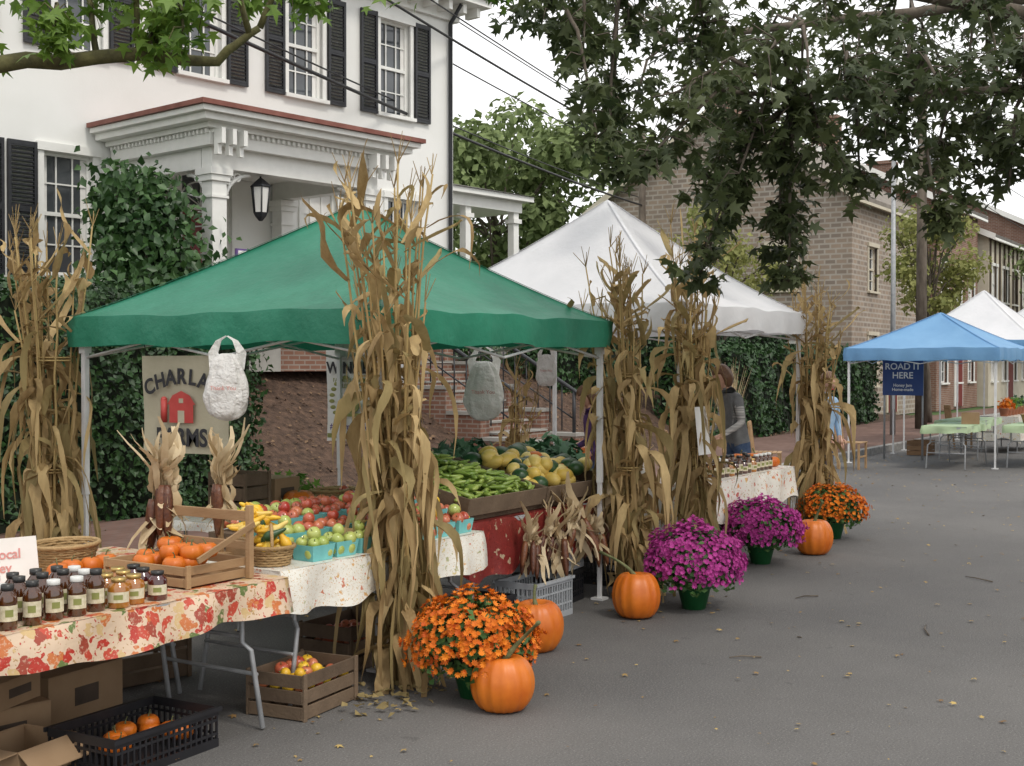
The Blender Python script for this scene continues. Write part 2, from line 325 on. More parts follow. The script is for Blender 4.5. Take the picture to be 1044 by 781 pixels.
# ------------------------------------------------------------------ hedges
def hedge(name,x0,x1,y0,y1,z0,z1,dens,size):
    e=empty(name); g=MB(); g.bx(x0+.12,x1-.12,y0+.14,y1-.14,z0,z1-.14); fin(g,'shade_core',['dark'],e)  # solid near-black box, stands in for the shade behind the leaf shell
    P=[];N=[]
    def face(n,fn,nor):
        for _ in range(int(n)): q=fn(); P.append(q); N.append(nor)
    W=x1-x0;D=y1-y0;H=z1-z0
    def wob(x,z): return .10*math.sin(x*1.7+z)+.07*math.sin(x*4.1+z*3)+.05*math.sin(z*5+x*9)
    def f1():
        x=U(x0,x1);z=U(z0,z1); return (x,y0+wob(x,z)*.9+abs(R.gauss(0,.06)),z+wob(z,x)*.2)
    def f2():
        x=U(x0,x1);y=U(y0,y1); return (x,y,z1+wob(x,y)*.7-abs(R.gauss(0,.05)))
    def f3(): 
        y=U(y0,y1);z=U(z0,z1); return (x0+wob(y,z)*.5+abs(R.gauss(0,.05)),y,z)
    def f4(): 
        y=U(y0,y1);z=U(z0,z1); return (x1+wob(y,z)*.5-abs(R.gauss(0,.05)),y,z)
    face(W*H*dens,f1,(0,-1,.35)); face(W*D*dens*.8,f2,(0,-.2,1)); face(D*H*dens,f3,(-1,0,.3)); face(D*H*dens*.6,f4,(1,0,.3))
    face(W*H*dens*.3,lambda:(U(x0,x1),y1-.05,U(z0,z1)),(0,1,.2))
    N=np.array(N)+rnd(len(P),.55); T=rnd(len(P))+np.array([0,0,.5])
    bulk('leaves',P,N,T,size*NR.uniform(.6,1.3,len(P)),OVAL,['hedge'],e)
hedge('privet_hedge',-1,11.7,11.1,12.4,.1,2.62,620,.085)
hedge('privet_hedge',22.5,36,13.2,14.4,1.0,3.2,240,.13)
hedge('boxwood_hedge',25,38,11.2,12.3,.1,2.2,260,.13)
def shrub(name,c,r,n,size,ml,up=.4):
    e=empty(name); g=MB()
    for i in range(7):
        a=U(0,6.28); q=Vector(c)+Vector((math.cos(a)*r[0]*.7,math.sin(a)*r[1]*.7,r[2]*U(.1,.8))); g.tube([(c[0],c[1],c[2]-r[2]),(c[0]*.5+q.x*.5,c[1]*.5+q.y*.5,c[2]-r[2]*.3),q],[.03,.02,.008],5)
    fin(g,'stems',['bark'],e)
    d=rnd(n); d/=np.linalg.norm(d,axis=1,keepdims=True); k=NR.uniform(.45,1.05,(n,1))**.6; k*=1+.22*np.sin(d[:,0:1]*5+d[:,2:3]*7+c[0])
    P=np.array(c)+d*k*np.array(r); P[:,2]=np.maximum(P[:,2],c[2]-r[2]); bulk('leaves',P,d+rnd(n,.5)+[0,0,up],rnd(n),size*NR.uniform(.6,1.3,n),OVAL,[ml],e)
for i,(x,y,r) in enumerate([(21.0,14.2,.5),(22.3,13.9,.5),(16.4,14.4,.45),(13.2,13.4,.45),(14.8,14.5,.5),(12.7,14.6,.6),(20.2,14.5,.4)]): shrub('garden_shrub',(x,y,bankh(x,y)+r*.6),(r,r,r*.8),900,.09,'hedge' if i%2 else 'vine')
# ------------------------------------------------------------------ building helpers
def wallopen(mb,u0,u1,z0,z1,ops,m=0,dep=.14):
    us=sorted({u0,u1,*[o[0] for o in ops],*[o[1] for o in ops]}); zs=sorted({z0,z1,*[o[2] for o in ops],*[o[3] for o in ops]})
    for a,b in zip(us,us[1:]):
        for c,d in zip(zs,zs[1:]):
            x,z=(a+b)/2,(c+d)/2
            if any(o[0]<x<o[1] and o[2]<z<o[3] for o in ops): continue
            mb.add([(a,0,c),(b,0,c),(b,0,d),(a,0,d)],[(0,1,2,3)],m)
    for a,b,c,d in ops:
        mb.add([(a,0,c),(b,0,c),(b,dep,c),(a,dep,c),(a,0,d),(b,0,d),(b,dep,d),(a,dep,d)],[(0,3,2,1),(4,5,6,7),(0,4,7,3),(1,2,6,5)],m)
def window(fr,gl,a,b,c,d,cols=3,rows=4,dep=.14,cw=.1,curt=True):
    gl.add([(a,dep,c),(b,dep,c),(b,dep,d),(a,dep,d)],[(0,1,2,3)],0)
    if curt:
        w=(b-a); k=R.random()
        if k<.5: gl.add([(a,dep-.004,c+(d-c)*.62),(b,dep-.004,c+(d-c)*.62),(b,dep-.004,d),(a,dep-.004,d)],[(0,1,2,3)],1)
        if k>.3:
            for (p,q) in ((a,a+w*.16),(b-w*.16,b)): gl.add([(p,dep-.006,c),(q,dep-.006,c),(q,dep-.006,d),(p,dep-.006,d)],[(0,1,2,3)],1)
    fr.bx(a-cw,a,-.035,.05,c,d);fr.bx(b,b+cw,-.035,.05,c,d);fr.bx(a-cw-.03,b+cw+.03,-.07,.05,d+.002,d+cw*1.3);fr.bx(a-cw-.03,b+cw+.03,-.1,.06,c-.07,c-.002)
    fr.bx(a+.001,a+.045,dep-.05,dep-.008,c,d);fr.bx(b-.045,b-.001,dep-.05,dep-.008,c,d)
    m=(c+d)/2; fr.bx(a+.046,b-.046,dep-.06,dep-.008,m-.03,m+.03);fr.bx(a+.046,b-.046,dep-.05,dep-.009,c+.001,c+.05);fr.bx(a+.046,b-.046,dep-.05,dep-.009,d-.05,d-.001)
    for i in range(1,cols): x=a+(b-a)*i/cols; fr.bx(x-.012,x+.012,dep-.03,dep-.0095,c+.052,d-.052)
    for i in range(1,rows):
        z=c+(d-c)*i/rows
        if abs(z-m)>.05: fr.bx(a+.046,b-.046,dep-.028,dep-.0105,z-.012,z+.012)
def shutter(mb,a,b,c,d):
    w=.05; y0,y1=-.075,-.025
    mb.bx(a,a+w,y0,y1,c,d);mb.bx(b-w,b,y0,y1,c,d)
    for z in (c,(c+d)/2-.05,d-.09): mb.bx(a+w,b-w,y0+.004,y1-.002,z,z+.09)
    k=int((d-c)/.06)
    for i in range(1,k): z=c+(d-c)*i/k; mb.rb(((a+b)/2,-.05,z),(b-a-2*w,.05,.012),Matrix.Rotation(math.radians(35),3,'X'))
# ------------------------------------------------------------------ white house
hs=empty('white_house',(13.13,16.6,0),math.radians(-8.1))
w=MB(); fr=MB(); gl=MB(); sh=MB()
ops=[]; ups=[-4.4,-2.1,.2,2.5,4.8,7.1]; x0,x1=-6.5,8.78
for t in ups: ops.append((t-.41,t+.41,6.75,8.6))
lows=[-4.3,-2.1,0,5.15,7.3]
for t in lows: ops.append((t-.42,t+.42,3.2,5.1))
dop=(2.0,3.1,2.45,5.05); ops.append(dop)
wallopen(w,x0,x1,1.8,9.15,ops)
w.add([(x0,0,1.8),(x0,9,1.8),(x0,9,9.15),(x0,0,9.15)],[(0,1,2,3)]); w.add([(x1,0,1.8),(x1,9,1.8),(x1,9,9.15),(x1,0,9.15)],[(0,3,2,1)][0:1]); w.add([(x0,9,1.8),(x1,9,1.8),(x1,9,9.15),(x0,9,9.15)],[(0,3,2,1)])
w.bx(x0-.02,x1+.02,-.05,-.002,1.7,2.3,1)
fin(w,'walls',['white','stone'],hs)
for t in ups: window(fr,gl,t-.41,t+.41,6.75,8.6,3,4,cw=.08)
for t in lows: window(fr,gl,t-.42,t+.42,3.2,5.1,3,4)
fin(fr,'window_frames',['trim'],hs); fin(gl,'window_panes',['glass','paper'],hs)
for t in ups: shutter(sh,t-.95,t-.52,6.7,8.68); shutter(sh,t+.52,t+.95,6.7,8.68)
for t in lows[:3]: shutter(sh,t-1.02,t-.55,3.15,5.2)
for t in lows[:2]: shutter(sh,t+.55,t+1.02,3.15,5.2)
fin(sh,'shutters',['black'],hs)
# roof + cornice
r=MB()
r.bx(x0-.55,x1+.55,-.6,9.6,9.22,9.36,0); r.bx(x0-.62,x1+.62,-.68,9.68,9.363,9.45,1)
r.bx(x0-.1,x1+.1,-.1,9.1,8.92,9.217,0)
k=x0
while k<x1+.3: r.bx(k,k+.1,-.45,-.102,9.02,9.215,0); k+=.42
zb=9.452; r.add([(x0-.5,-.55,zb),(x1+.5,-.55,zb),(x1+.5,9.5,zb),(x0-.5,9.5,zb),(x0+3.6,4.5,zb+1.9),(x1-3.6,4.5,zb+1.9)],[(0,1,5,4),(1,2,5),(2,3,4,5),(3,0,4)],2)
fin(r,'roof',['trim','redroof','asphroof'],hs)
ch=MB(); ch.bx(6.2,7.1,3.5,4.3,10,12.3); ch.bx(6.1,7.2,3.4,4.4,12.301,12.5,1); fin(ch,'chimney',['brick','stone'],hs)
d=MB(); d.tube([(8.62,-.4,9.2),(8.62,-.08,8.85),(8.62,-.08,5.0),(8.62,-.08,1.9)],.045,8); fin(d,'downspout',['black'],hs)
# door
d=MB(); a,b,c,e_=dop
d.bx(a+.12,b-.12,.08,.13,c,4.45,0)
for zz in ((2.6,3.2),(3.3,4.3)):
    for xx in ((a+.22,a+.5),(b-.5,b-.22)): d.bx(xx[0],xx[1],.06,.079,zz[0],zz[1],0)
d.bx(a+.001,a+.12,.02,.125,c,e_-.001,1); d.bx(b-.12,b-.001,.02,.125,c,e_-.001,1); d.bx(a+.121,b-.121,.03,.124,4.452,4.52,1)
d.add([(a+.1,.12,4.5),(b-.1,.12,4.5),(b-.1,.12,e_),(a+.1,.12,e_)],[(0,1,2,3)],2)
for i in range(7):
    an=math.pi*i/6; cx=(a+b)/2; d.tube([(cx,.1,4.53),(cx+math.cos(an)*.44,.1,4.53+math.sin(an)*.42)],.012,5,1)
d.tube([((a+b)/2+math.cos(math.pi*i/12)*.44,.1,4.53+math.sin(math.pi*i/12)*.42) for i in range(13)],.016,5,1)
d.bx(a-.16,a-.002,-.05,.0,2.45,e_,1);d.bx(b+.002,b+.16,-.05,.0,2.45,e_,1);d.bx(a-.2,b+.2,-.08,.0,e_+.002,e_+.22,1)
d.ball((b-.2,.04,3.4),.03,8,6,3)
fin(d,'front_door',['door','trim','glass','lidg'],hs)
# porch
p=MB(); px0,px1,py=.75,4.35,-2.65
p.bx(px0-.15,px1+.15,py-.15,-.06,2.25,2.42,2)
p.bx(px0,px1,py,-.07,1.7,2.249,3)
def column(x,y,half=False):
    r_=.13
    p.bx(x-.19,x+.19,y-.19,y+.19,2.42,2.6,0); p.bx(x-.165,x+.165,y-.165,y+.165,2.601,2.72,0)
    p.bx(x-r_,x+r_,y-r_,y+r_,2.721,4.55,0)
    p.bx(x-r_-.025,x+r_+.025,y-r_-.025,y+r_+.025,4.30,4.34,0)
    p.bx(x-.17,x+.17,y-.17,y+.17,4.551,4.64,0); p.bx(x-.2,x+.2,y-.2,y+.2,4.641,4.74,0)
cols_=[(px0+.25,py+.25),(px1-.25,py+.25),(px0+.25,-.2),(px1-.25,-.2)]
for x,y in cols_: column(x,y)
for side in (px0+.12,px1-.36): p.bx(side,side+.24,py+.4,-.05,4.75,5.05,0)
p.bx(px0+.12,px1-.12,py+.12,py+.38,4.745,5.05,0)
for i,(ov,z0,z1) in enumerate([(.02,5.052,5.28),(.12,5.283,5.36),(.3,5.363,5.46),(.4,5.463,5.54)]):
    p.bx(px0-ov,px1+ov,py-ov,-.045-.001*i,z0,z1,0)
k=px0
while k<px1: p.bx(k,k+.045,py-.07,py-.021,5.22,5.28,0); k+=.1
k=py
while k<-.1: p.bx(px0-.07,px0-.021,k,k+.045,5.22,5.28,0); p.bx(px1+.021,px1+.07,k,k+.045,5.22,5.28,0); k+=.1
Z=5.544
p.add([(px0-.46,py-.46,Z),(px1+.46,py-.46,Z),(px1+.46,-.05,Z),(px0-.46,-.05,Z),(px0-.46,py-.46,Z+.07),(px1+.46,py-.46,Z+.07),(px1+.46,-.05,Z+.07),(px0-.46,-.05,Z+.07),(px0+.3,py+.9,Z+.3),(px1-.3,py+.9,Z+.3),(px1-.3,-.05,Z+.3),(px0+.3,-.05,Z+.3)],
 [(0,3,2,1),(0,1,5,4),(1,2,6,5),(3,0,4,7),(4,5,9,8),(5,6,10,9),(7,4,8,11),(8,9,10,11)],1)
def scroll(x,y,dx,dy):
    pts=[];rr=[]
    for i in range(15):
        t=i/14; an=t*math.pi*.5; pts.append((x+dx*(.16+.5*(1-math.cos(an))),y+dy*(.16+.5*(1-math.cos(an))),4.15+.56*math.sin(an))); rr.append(.032)
    p.tube(pts,rr,6,0)
    for (u,zz,rad) in ((.24,4.62,.08),(.42,4.66,.06),(.2,4.42,.05)):
        p.tube([(x+dx*(u+rad*math.cos(k)),y+dy*(u+rad*math.cos(k)),zz+rad*math.sin(k)) for k in np.linspace(0,6.0,12)],.02,5,0)
for x,y in cols_[:2]:
    for dx in (1,-1):
        if (x<2 and dx==-1) or (x>3 and dx==1): 
            continue
        scroll(x,y,dx,0)
    scroll(x,y,0,1)
for x,y in cols_:
    if y<-1:
        for ox in (-.2,.0,.2): 
            p.bx(x+ox-.035,x+ox+.035,py-.26,py-.071,5.05,5.28,0); p.bx(x+ox-.035,x+ox+.035,py-.16,py-.071,4.9,5.049,0)
for k in range(6):
    p.tube([(px0+.25,-.35-k*.1,2.9+k*.35),(px0+.25,-2.2,3.3+k*.2)],.012,4,0)
p.bx(px0-.1,px0+.9,py-.5,py-.16,1.7,2.05,2)
fin(p,'porch',['trim','redroof','concrete','brick'],hs)
# lantern
g=MB(); lx,ly,lz=1.95,-2.3,4.6
g.tube([(lx,ly,5.0),(lx,ly,4.68)],.014,6); g.lathe([(.02,.12),(.05,.1),(.17,0),(.17,-.02)][::-1],6,(lx,ly,lz),0,sm=False)
g.lathe([(.10,-.42),(.14,-.03)],6,(lx,ly,lz),1,sm=False); g.lathe([(.03,-.55),(.09,-.48),(.12,-.42)],6,(lx,ly,lz),0,sm=False)
for k in range(6): a=2*math.pi*k/6; g.tube([(lx+.11*math.cos(a),ly+.11*math.sin(a),lz-.42),(lx+.15*math.cos(a),ly+.15*math.sin(a),lz-.02)],.013,4)
fin(g,'porch_lantern',['black','paper'],hs)
g=MB(); g.bx(px0+.45,px0+.85,py-.02,py+.02,3.2,3.55,0); g.bx(px0+.48,px0+.82,py-.03,py-.021,3.36,3.52,1); fin(g,'house_sign',['purpleink','paper'],hs)
# side wing
g=MB(); g.bx(8.8,12.2,1.0,6,5.35,5.6,0); g.bx(8.79,12.4,.8,6.2,5.602,5.72,0); g.add([(8.79,.75,5.722),(12.5,.75,5.722),(12.5,6.2,5.722),(8.79,6.2,5.722),(8.79,2.5,6.1),(11.6,2.5,6.1),(11.6,6.2,6.1)],[(0,1,5,4),(1,2,6,5)],2)
for x in (10.4,12.05): g.bx(x-.09,x+.09,1.05,1.23,2.2,5.35,0); g.bx(x-.14,x+.14,1.0,1.28,5.1,5.2,0)
g.bx(8.8,12.2,.9,6,1.7,2.2,3); g.bx(8.8,12.2,5.4,5.5,2.2,5.35,0); g.bx(8.79,12.2,1.1,1.15,3.1,3.16,0)
for i in range(20): g.bx(8.9+i*.165,8.93+i*.165,1.11,1.14,2.2,3.1,0)
fin(g,'side_porch',['trim','redroof','asphroof','stone'],hs)
# ------------------------------------------------------------------ other buildings
def building(name,x0,x1,y0,y1,H,ridge,wm,rm,axis='X',floors=((1.0,2.6),(3.9,5.4)),nwin=4,endwin=3,trimm='trim',extra=None,shut=False):
    e=empty(name); w=MB(); fr=MB(); gl=MB(); s_=MB()
    T1=Matrix.Translation((x0,y0,0)); T2=Matrix(((0,1,0,x0),(-1,0,0,y1),(0,0,1,0),(0,0,0,1)))
    for T,L,nw in ((T1,x1-x0,nwin),(T2,y1-y0,endwin)):
        w.M=fr.M=gl.M=s_.M=T; ops=[]
        for a,b in floors:
            for i in range(nw): c=L*(i+.5)/nw; ops.append((c-.48,c+.48,a,b))
        wallopen(w,0,L,0,H,ops)
        for o in ops: 
            window(fr,gl,*o,2,4)
            if shut: shutter(s_,o[0]-.62,o[0]-.12,o[2],o[3]); shutter(s_,o[1]+.12,o[1]+.62,o[2],o[3])
    w.M=fr.M=None
    w.add([(x1,y0,0),(x1,y1,0),(x1,y1,H),(x1,y0,H),(x0,y1,0),(x0,y1,H)],[(0,1,2,3),(1,4,5,2)])
    r=MB(); o=.35; ym=(y0+y1)/2; xm=(x0+x1)/2; t=.14
    if axis=='X':
        w.add([(x0,y0,H),(x0,y1,H),(x0,ym,ridge)],[(0,2,1)]); w.add([(x1,y0,H),(x1,y1,H),(x1,ym,ridge)],[(0,1,2)])
        sl=(ridge-H)/(ym-y0)
        for s in (-1,1):
            ye=ym+s*(ym-y0+o); ze=H-sl*o
            A=[(x0-o,ye,ze),(x1+o,ye,ze),(x1+o,ym,ridge+.01),(x0-o,ym,ridge+.01)]; B=[(q[0],q[1],q[2]+t) for q in A]
            r.add(A+B,[(0,1,2,3),(4,5,6,7),(0,1,5,4),(1,2,6,5),(3,0,4,7),(2,3,7,6)],0)
            for i in range(2): # rake boards
                xx=(x0-o-.02,x1+o+.02)[i]; r.add([(xx,ye,ze-.12),(xx,ym,ridge-.1),(xx,ym,ridge+.16),(xx,ye,ze+.15)],[(0,1,2,3)],1)
            r.bx(x0-o,x1+o,min(ye,ye-s*.1),max(ye,ye-s*.1),ze-.1,ze-.003,1)
    else:
        w.add([(x0,y0,H),(x1,y0,H),(xm,y0,ridge)],[(0,1,2)]); w.add([(x0,y1,H),(x1,y1,H),(xm,y1,ridge)],[(0,2,1)])
        for s in (-1,1):
            xe=xm+s*(xm-x0+o); ze=H-(ridge-H)/(xm-x0)*o
            A=[(xe,y0-o,ze),(xe,y1+o,ze),(xm,y1+o,ridge+.01),(xm,y0-o,ridge+.01)]; B=[(q[0],q[1],q[2]+t) for q in A]
            r.add(A+B,[(0,1,2,3),(4,5,6,7),(0,1,5,4),(1,2,6,5),(3,0,4,7),(2,3,7,6)],0)
    fin(w,'walls',[wm],e); fin(r,'roof',[rm,trimm],e); fin(fr,'window_frames',[trimm],e); fin(gl,'window_panes',['glass','paper'],e)
    if shut: fin(s_,'shutters',['black'],e)
    c=MB(); c.bx(x0+.6,x0+1.4,ym-.5,ym+.5,ridge-1,ridge+1.3); c.bx(x0+.5,x0+1.5,ym-.6,ym+.6,ridge+1.301,ridge+1.45,0); fin(c,'chimney',['brick'],e)
    d=MB(); xd=x0+(x1-x0)*.5; d.bx(xd-.5,xd+.5,y0-.08,y0-.01,0.12,2.3,0); d.bx(xd-.65,xd+.65,y0-.06,y0-.003,.12,2.5,1); fin(d,'door',['door',trimm],e)
    return e
building('stone_house',41,50,13,22.5,7.4,10.6,'tanbrick','tanroof','X',((1.1,2.8),(4.3,5.8)),2,2,'beige')
b2=building('brick_house',50.2,57,12.6,22,8.2,10.5,'brick','asphroof','X',((1.1,2.8),(4.3,5.8)),3,2)
b3=building('beige_house',57.3,66,12.2,22,7.4,9.6,'beige','asphroof','X',((1.1,2.8),(4.6,6.1)),4,2,'trim')
g=MB()
for i in range(10): g.bx(57.4+i*.95,57.52+i*.95,12.13,12.19,3.4,7.3)
for z in (3.3,7.2): g.bx(57.3,66,12.12,12.192,z,z+.15)
g.bx(57.2,66.2,11.0,12.18,3.1,3.28); fin(g,'timber_framing',['brownwood'],b3)
building('brick_house',66.4,80,11.9,22,8.5,11,'brick','asphroof','X',((1.1,2.8),(4.3,5.8)),5,2)
building('white_row_house',80.4,110,11.9,24,7.5,10,'white','asphroof','X',((1.1,2.8),(4.3,5.8)),8,2,shut=True)
building('brick_house',18,34,-17,-8,7,10,'brick','asphroof','X',((1.1,2.8),(4.3,5.8)),6,3)
# ------------------------------------------------------------------ trees
def limb(g,pts,r0,r1,n=8,m=0):
    N=len(pts); q=[]
    for i in range(N-1):
        for k in range(4): q.append(Vector(pts[i]).lerp(Vector(pts[i+1]),k/4)+Vector((U(-1,1),U(-1,1),U(-1,1)))*r0*.25)
    q.append(Vector(pts[-1])); L=len(q); g.tube(q,[r0+(r1-r0)*(i/(L-1))**.8 for i in range(L)],n,m); return q
def crowntree(name,base,trunk,H,crown,n,leaf,lm,bark='bark',shape=OVAL,clumps=26,clr=.33,droop=0,bare=.0):
    """crown=(rx,ry,rz) around centre at height H"""
    e=empty(name); g=MB(); b=Vector(base); c=b+Vector((0,0,H))
    limb(g,[b,b+Vector((U(-.2,.2),U(-.2,.2),H*.4)),c+Vector((0,0,crown[2]*.3))],trunk,trunk*.3)
    P=[];N=[]
    for i in range(clumps):
        while True:
            d=Vector((U(-1,1),U(-1,1),U(-1,1)))
            if .25<d.length<1: break
        q=c+Vector((d.x*crown[0],d.y*crown[1],d.z*crown[2]))
        st=b+Vector((0,0,H*U(.4,.9))); limb(g,[st,st.lerp(q,.5)+Vector((0,0,.15*H*U(0,1))),q],trunk*.28,.02,5)
        k=int(n/clumps*U(.5,1.5)); rr=clr*U(.6,1.3)
        dd=rnd(k); dd/=np.linalg.norm(dd,axis=1,keepdims=True); rad=NR.uniform(0,1,(k,1))**.45
        P.append(np.array(q)+dd*rad*np.array(crown)*rr); N.append(dd)
    P=np.concatenate(P);N=np.concatenate(N); K=len(P)
    fin(g,'trunk_and_limbs',[bark],e); bulk('foliage',P,N+rnd(K,.6)+[0,0,.4],rnd(K)+[0,0,-droop],leaf*NR.uniform(.6,1.4,K),shape,[lm],e)
crowntree('locust_tree',(29.6,12.9,.1),.12,4.2,(2.3,2.0,1.5),4200,.14,'locust',clumps=34,clr=.3,droop=1)
crowntree('shade_tree',(36,33,0),.35,8,(6,6,4.5),11000,.42,'far',clumps=30)
crowntree('shade_tree',(30,26,0),.3,6.2,(4,4,2.9),11000,.26,'far',clumps=30)
crowntree('shade_tree',(52,34,0),.3,10,(6,6,4.6),9000,.45,'far',clumps=26)
crowntree('shade_tree',(66,29,0),.35,10,(7,7,5),9000,.5,'far',clumps=26)
crowntree('street_tree',(37.5,9.6,.1),.1,4.6,(2.0,1.6,1.5),3600,.16,'locust',clumps=26)
crowntree('street_tree',(62,8.6,.1),.2,6.0,(3,3,2.6),5000,.25,'far',clumps=22)
# distant tree line
P=[]
for i in range(70):
    a=math.radians(-25+i*2.2); rr=U(95,125); c=np.array([rr*math.cos(a),rr*math.sin(a),U(3,8)])
    k=260; dd=rnd(k); dd/=np.linalg.norm(dd,axis=1,keepdims=True); P.append(c+dd*NR.uniform(.4,1,(k,1))*np.array([6,6,5])*U(.7,1.2))
P=np.concatenate(P); K=len(P); bulk('distant_trees',P,rnd(K)+[-.5,-.3,.6],rnd(K),1.5*NR.uniform(.6,1.4,K),OVAL,['far'])
# porch vine shrub
e=empty('climbing_vine'); g=MB(); P=[];hm=Matrix.Translation((13.13,16.6,0))@Matrix.Rotation(math.radians(-8.1),4,'Z')
for i in range(9):
    b=hm@Vector((.35+U(-.25,.2),-2.2+U(-.3,.9),1.9)); pts=[b]
    for k in range(5): pts.append(pts[-1]+Vector((U(-.2,.16),U(-.15,.2),U(.38,.62))))
    q=limb(g,pts,.035,.01,5)
    for s in q[3:]:
        for _ in range(34): P.append(tuple(s+Vector((R.gauss(0,.2),R.gauss(0,.2),R.gauss(0,.2)))))
for _ in range(2600):
    P.append(tuple(hm@Vector((.1+R.gauss(0,.65),-2.7+R.gauss(0,.3),2.1+abs(R.gauss(0,.6))))))
K=len(P); fin(g,'stems',['bark'],e); bulk('leaves',P,rnd(K,.8)+[-.5,-.8,.3],rnd(K)+[0,0,-1],.15*NR.uniform(.6,1.3,K),OVAL,['vine'],e)
# maple over the street
def sprays(name,trunkpts,limbs,clus,perc,leaf,lm,bark,tr=.3,zdroop=-1.0):
    e=empty(name); g=MB(); nodes=[]
    nodes+=limb(g,trunkpts,tr,tr*.55,12)[-3:]
    for L,r0 in limbs: nodes+=limb(g,L,r0,r0*.25,8)
    P=[];N=[];T=[];A=[]
    base=list(nodes)
    for (c,r) in clus:
        c=Vector(c); q=min(base,key=lambda s:(s-c).length); mid=q.lerp(c,.55)+Vector((0,0,.25))
        tw=limb(g,[q,mid,c],.022,.008,5)
        shade=R.random()
        for i in range(int(9*perc)):
            d=Vector((R.gauss(0,1),R.gauss(0,1),R.gauss(-.25,.55))).normalized(); L=r*U(.5,1.25)
            st=tw[-1-R.randrange(0,min(4,len(tw)))]
            en=st+d*L+Vector((0,0,-.25*L)); g.tube([st,st.lerp(en,.5)+Vector((0,0,.06)),en],[.006,.004,.002],4)
            for k in range(int(11)):
                t=(k+1)/11; pos=st.lerp(en,t)+Vector((R.gauss(0,.05),R.gauss(0,.05),R.gauss(-.02,.04)))
                P.append(tuple(pos)); N.append((R.gauss(0,.6)+d.x*.4,R.gauss(0,.6)+d.y*.4,R.gauss(.75,.4))); T.append((d.x+R.gauss(0,.6),d.y+R.gauss(0,.6),zdroop*U(.2,1.2)))
                A.append(min(1,max(0,.5*shade+.5*R.random())))
    K=len(P); fin(g,'trunk_and_limbs',[bark],e); bulk('leaves',P,N,T,leaf*NR.uniform(.6,1.25,K),MAP,[lm],e,att=np.array(A))
cl=[]
ang=[(.26,4.3,.35),(.5,3.98,.33),(.82,4.2,.4),(.72,3.6,.26),(.68,3.22,.18),(1.0,3.3,.26),(1.16,3.72,.38),(1.38,3.12,.24),(1.36,2.62,.16),(1.65,3.5,.36),(1.8,4.0,.4),(1.88,2.85,.2),(1.95,2.5,.15),
(2.2,3.28,.3),(2.34,3.8,.4),(2.62,3.5,.36),(2.65,4.15,.4),(2.96,3.12,.28),(3.03,3.7,.4),(3.0,2.8,.18),(3.3,3.38,.33),(3.5,3.05,.28),(3.6,3.98,.4),(1.35,4.2,.4),(3.3,4.3,.4),(2.2,4.35,.4),(.1,4.55,.3),(2.0,3.65,.35),(2.8,3.85,.35),(1.3,3.95,.35),(3.85,3.5,.4),(4.1,3.9,.4),(2.45,3.15,.2),(1.6,3.15,.2),(1.33,2.45,.1),(.6,3.4,.2),(1.9,2.65,.13)]
for x,h,r in ang:
    z=U(8.3,9.8); k=z/9; cl.append((rp(x*k,z,1.8+(h-1.8)*k),r*1.05*k))
for x,h,r in ang[::2]+[(2.4,4.0,.4),(3.2,3.9,.4),(1.6,4.0,.4)]:
    z=U(11.5,14); k=z/9; hh=max(h,3.5); cl.append((rp(x*k+.2,z,1.8+(hh-1.8)*k),r*1.2*k))
for i in range(46): cl.append((Vector((U(5.5,17),U(-9,2.2),U(5.8,10))),.8))
tb=Vector((11.5,-4.6,0)); top=tb+Vector((0,.2,5.2))
lims=[([tb+Vector((0,0,3.2)),rp(5.2,10,4.3),rp(3.0,9.6,4.6),rp(1.2,9.2,4.5),rp(.3,9,4.45)],.10),
([tb+Vector((0,.1,3.8)),rp(5.5,11.5,5.2),rp(3.2,12.2,5.1),rp(1.5,12.3,4.9)],.10),
([tb+Vector((0,0,2.9)),rp(5.0,8.9,3.7),rp(3.6,9.0,3.75),rp(2.0,9.1,3.7)],.06),
([top,top+Vector((-1,1.5,2)),top+Vector((-3,4,3.5))],.15),([top,top+Vector((2,1,2)),top+Vector((4,3,3))],.15),([top,top+Vector((0,-1.5,2.5)),top+Vector((-1,-3,4))],.15)]
sprays('maple_tree',[tb,tb+Vector((.1,0,2.5)),top],lims,cl,1.25,.115,'maple','bark',.32)
# tree on the left
tb=Vector((.9,9.0,.12)); cl=[]
for x,h,r in [(-2.5,4.0,.3),(-2.2,4.1,.25),(-1.75,4.05,.28),(-1.5,3.95,.22),(-1.9,3.75,.15),(-1.2,3.95,.18),(-2.65,3.7,.10),(-.7,3.98,.13),(-.5,4.0,.12),(-.1,3.97,.12),(-2.1,3.6,.07),(-1.35,4.15,.3),(-.9,4.2,.3),(-3.2,3.9,.3)]:
    z=U(7.0,8.2);k=z/7.4; cl.append((rp(x*k,z,1.8+(h-1.8)*k),r))
for i in range(34): cl.append((Vector((U(-3,4.0),U(5.5,12),U(5.8,9))),.7))
b0=tb+Vector((0,0,2.9))
sprays('lime_tree',[tb,tb+Vector((0,.1,2.2)),tb+Vector((.1,0,4.6))],[([b0,rp(-4.4,7.0,3.4),rp(-3,7.3,3.52),rp(-2.2,7.5,3.62),rp(-1.75,7.6,3.6),rp(-1.5,7.6,3.8)],.08),([b0+Vector((0,0,.9)),rp(-3.5,7.6,4.5),rp(-1.5,7.8,4.6),rp(-.2,7.8,4.4)],.07),([tb+Vector((.1,0,4.5)),tb+Vector((0,-2,6.5))],.12)],cl,1.0,.10,'lime','moss',.22)
